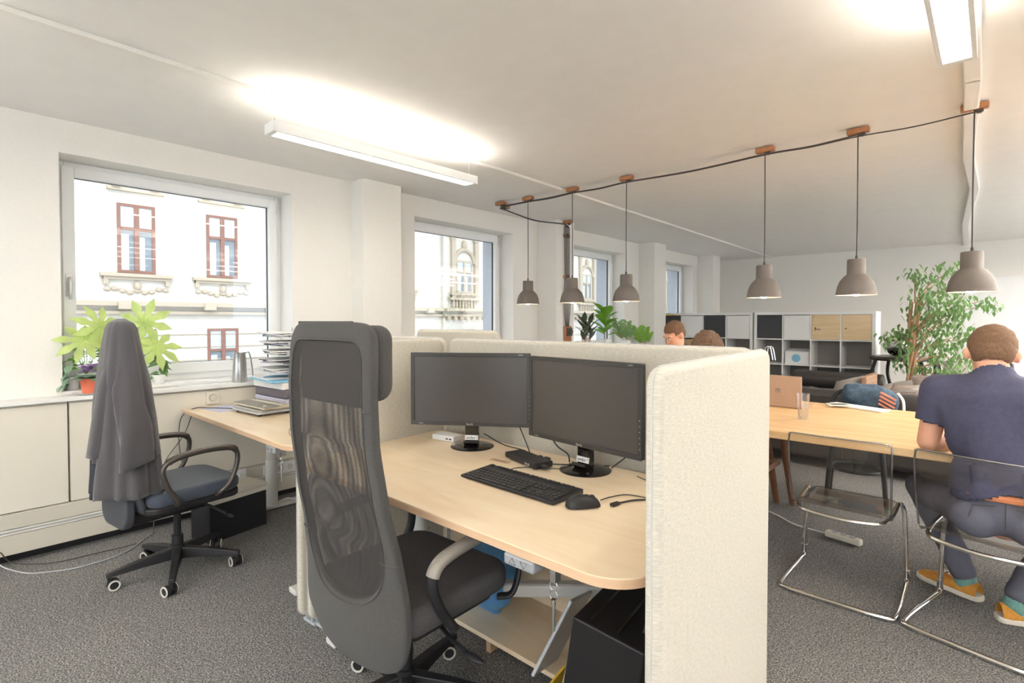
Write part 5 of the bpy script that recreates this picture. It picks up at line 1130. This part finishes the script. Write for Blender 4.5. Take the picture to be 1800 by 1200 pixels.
    s.append(('c',N-V(0,0,0.055),N-V(0,-0.004,0.012),0.085,0.074))
    for A in (J['armL'],J['armR']):
        sh,el,_,_2=A; sh=V(*sh); el=V(*el); e2=sh.lerp(el,J.get('slv',0.62)); s.append(('c',N-V(0,0,0.085),sh,0.085,0.066)); s.append(('c',sh,e2,0.068,0.060)); s.append(('c',C+V((sh.x-C.x)*0.6,0,0.05),sh,0.09,0.06))
    sbm=blob(s,0.010,6)
    dl=[]
    for v in sbm.verts:
        p=v.co; f=0.010*noise.noise(V(p.x*9,p.y*9,p.z*4+3))+0.005*math.sin(p.x*70+6*p.z)*max(0,min(1,(C.z-p.z)/0.25)); n3=V(p.x-C.x,p.y-C.y,0)
        if n3.length>0.02: v.co+=n3.normalized()*f
    # open the neckline, cuffs and hem
    ax=(hl((0,0,0))-N).normalized()
    for v in sbm.verts:
        if v.co.z<H.z+0.045+0.055*max(0,min(1,(v.co.x+0.08)/0.12)): dl.append(v); continue
        if (v.co-N).dot(ax)>0.008 and (v.co-N).length<0.14: dl.append(v); continue
        for A in (J['armL'],J['armR']):
            sh,el=V(*A[0]),V(*A[1]); d=(el-sh).normalized(); k=(v.co-sh).dot(d)
            if k>(el-sh).length*J.get('slv',0.62)-0.002 and ((v.co-sh)-d*k).length<0.09 and (v.co.x-C.x)*(sh.x-C.x)>0 and abs(v.co.x-C.x)>0.15: dl.append(v); break
    bmesh.ops.delete(sbm,geom=dl,context='VERTS'); obj('tshirt',sbm,shirt,t,solid=0.005,ang=80)
    # trousers
    g=[('e',H+V(0,-0.005,0.03),(0.178,0.135,0.125)),('e',H+V(-0.085,-0.02,-0.02),(0.10,0.13,0.095)),('e',H+V(0.085,-0.02,-0.02),(0.10,0.13,0.095))]
    for L in (J['legL'],J['legR']):
        h0,kn,an,_=L; an=V(*an); kn=V(*kn); g.append(('c',h0,kn,0.092,0.068)); g.append(('c',kn,kn.lerp(an,0.90),0.068,0.056))
    gb=blob(g,0.010,4)
    for v in gb.verts: v.co+=V(*[0.006*noise.noise(v.co*16+V(k*7,0,0)) for k in range(3)])
    bmesh.ops.delete(gb,geom=[v for v in gb.verts if v.co.z>H.z+0.10],context='VERTS')
    tr_=obj('trousers',gb,mJeans,t,ang=80)
    if belt:
        b=MB(); b.tube([H+V(0.163*math.cos(2*PI*k/48),-0.006+0.121*math.sin(2*PI*k/48),0.066-0.020*math.sin(2*PI*k/48)) for k in range(48)],0.018,8,closed=True,flat=1.0); 
        for v in b.bm.verts: pass
        bo=obj('belt',b,mBelt,t); lp_=MB()
        for k in (39,43): a=2*PI*k/48; lp_.box(H+V(0.18*math.cos(a),-0.006+0.138*math.sin(a),0.068-0.02*math.sin(a)),(0.012,0.008,0.052),a-PI/2)
        obj('belt_loop',lp_,mJeans,tr_,smooth=False)
        pk=MB()
        for sx in (-1,1): pk.tube([H+V(sx*x,-0.150+0.3*x*x+yo,z) for x,z,yo in ((0.03,0.055,0.006),(0.10,0.045,0.004),(0.115,-0.03,0.012))],0.002,5)
        pk.tube([H+V(0,-0.141,0.07),H+V(0,-0.145,-0.03)],0.002,5); obj('pocket_seams',pk,mDkMetal,tr_)
    for L in (J['legL'],J['legR']):
        h0,kn,an,toe=L; kn=V(*kn); an=V(*an); toe=V(*toe); f=(toe-an); f.z=0; f.normalize(); s_=V(-f.y,f.x,0)
        so_=MB().tube([kn.lerp(an,0.80),kn.lerp(an,0.93),an+V(0,0,-0.0),an+f*0.02-V(0,0,0.03)],[0.044,0.042,0.043,0.04],16); 
        sk=obj('sock',so_,mSock,t,ang=80)
        B0=V(an.x,an.y,0)-f*0.055; T4=Matrix(((s_.x,f.x,0,B0.x),(s_.y,f.y,0,B0.y),(0,0,1,0),(0,0,0,1)))
        sh=MB(); prof=[(0.0,0.030,0.075),(0.03,0.038,0.082),(0.07,0.039,0.080),(0.12,0.041,0.070),(0.17,0.046,0.056),(0.215,0.046,0.046),(0.25,0.036,0.038),(0.268,0.014,0.028)]
        sh.grid(lambda u,v:(lambda a,p:T4@V(p[1]*math.cos(a),p[0],0.026+(p[2]-0.02)*max(-0.02,math.sin(a))*(1.0)))(2*PI*u,prof[round(v*7)]),20,8,True)
        hs=obj('shoe',sh,mShoe,t,ang=80)
        n_=12; out=[(-0.034,0.0),(-0.042,0.05),(-0.042,0.10),(-0.049,0.19),(-0.045,0.235),(-0.025,0.272),(0.0,0.28),(0.025,0.272),(0.045,0.235),(0.049,0.19),(0.042,0.10),(0.042,0.05),(0.034,0.0),(0.018,-0.012),(-0.018,-0.012)]
        obj('sole',MB().prism(out,0.001,0.028,T4),mSole,hs,bevel=0.006)
        ls=MB()
        for k in range(4): y=0.10+0.022*k; ls.tube([T4@V(-0.022,y,0.083-0.05*(y-0.1)),T4@V(0,y+0.004,0.088-0.10*(y-0.1)),T4@V(0.022,y,0.083-0.05*(y-0.1))],0.0028,6)
        obj('laces',ls,mSole,hs)
    return t
RXm=lambda a:Matrix.Rotation(R(a),4,'X')
P1=dict(hip=(0.035,0.0,0.555),chest=(0.0,0.02,0.90),neck=(-0.005,0.055,1.125),head=(-0.015,0.115,1.205),hr=RXm(-30)@RZ(R(6)),
 armL=(V(-0.185,0.04,1.04),V(-0.222,0.055,0.80),V(-0.10,0.30,0.785),(0.45,0.85,0)),armR=(V(0.185,0.04,1.04),V(0.235,0.085,0.80),V(0.12,0.33,0.785),(-0.45,0.85,0)),
 legL=(V(-0.06,0.02,0.53),V(-0.27,0.42,0.50),V(-0.09,0.415,0.085),V(-0.25,0.50,0.03)),legR=(V(0.11,0.02,0.53),V(0.27,0.42,0.49),V(0.075,0.26,0.085),V(0.22,0.34,0.03)))
person((0.01,2.975,0),0,'person in a navy t-shirt and grey jeans bent over the oak table, seen from behind',mShirt,mHair,P1,belt=True)
P2=dict(hip=(0,0,0.555),chest=(0,0.06,0.90),neck=(0,0.115,1.12),head=(0.0,0.165,1.222),hr=RXm(-32)@RZ(R(-8)),
 armL=(V(-0.185,0.08,1.04),V(-0.25,0.16,0.81),V(-0.10,0.40,0.785),(0.45,0.85,0)),armR=(V(0.185,0.08,1.04),V(0.25,0.16,0.81),V(0.12,0.40,0.785),(-0.45,0.85,0)),
 legL=(V(-0.09,0.02,0.53),V(-0.14,0.46,0.50),V(-0.13,0.42,0.085),V(-0.15,0.56,0.03)),legR=(V(0.09,0.02,0.53),V(0.14,0.46,0.50),V(0.13,0.40,0.085),V(0.15,0.54,0.03)))
person((-2.13,4.74,0),PI+R(-12),'person with short brown hair looking down, above the back screen near the shelves',mShirtO,mHair,P2)
P3=dict(P2); P3['head']=(0,0.20,1.155); P3['neck']=(0,0.13,1.07); P3['hr']=RXm(-45)
person((-1.28,2.95,0),0,'person with curly brown hair, only the top of the head showing above the back screen',mShirtO,mHairD,P3,curly=True)
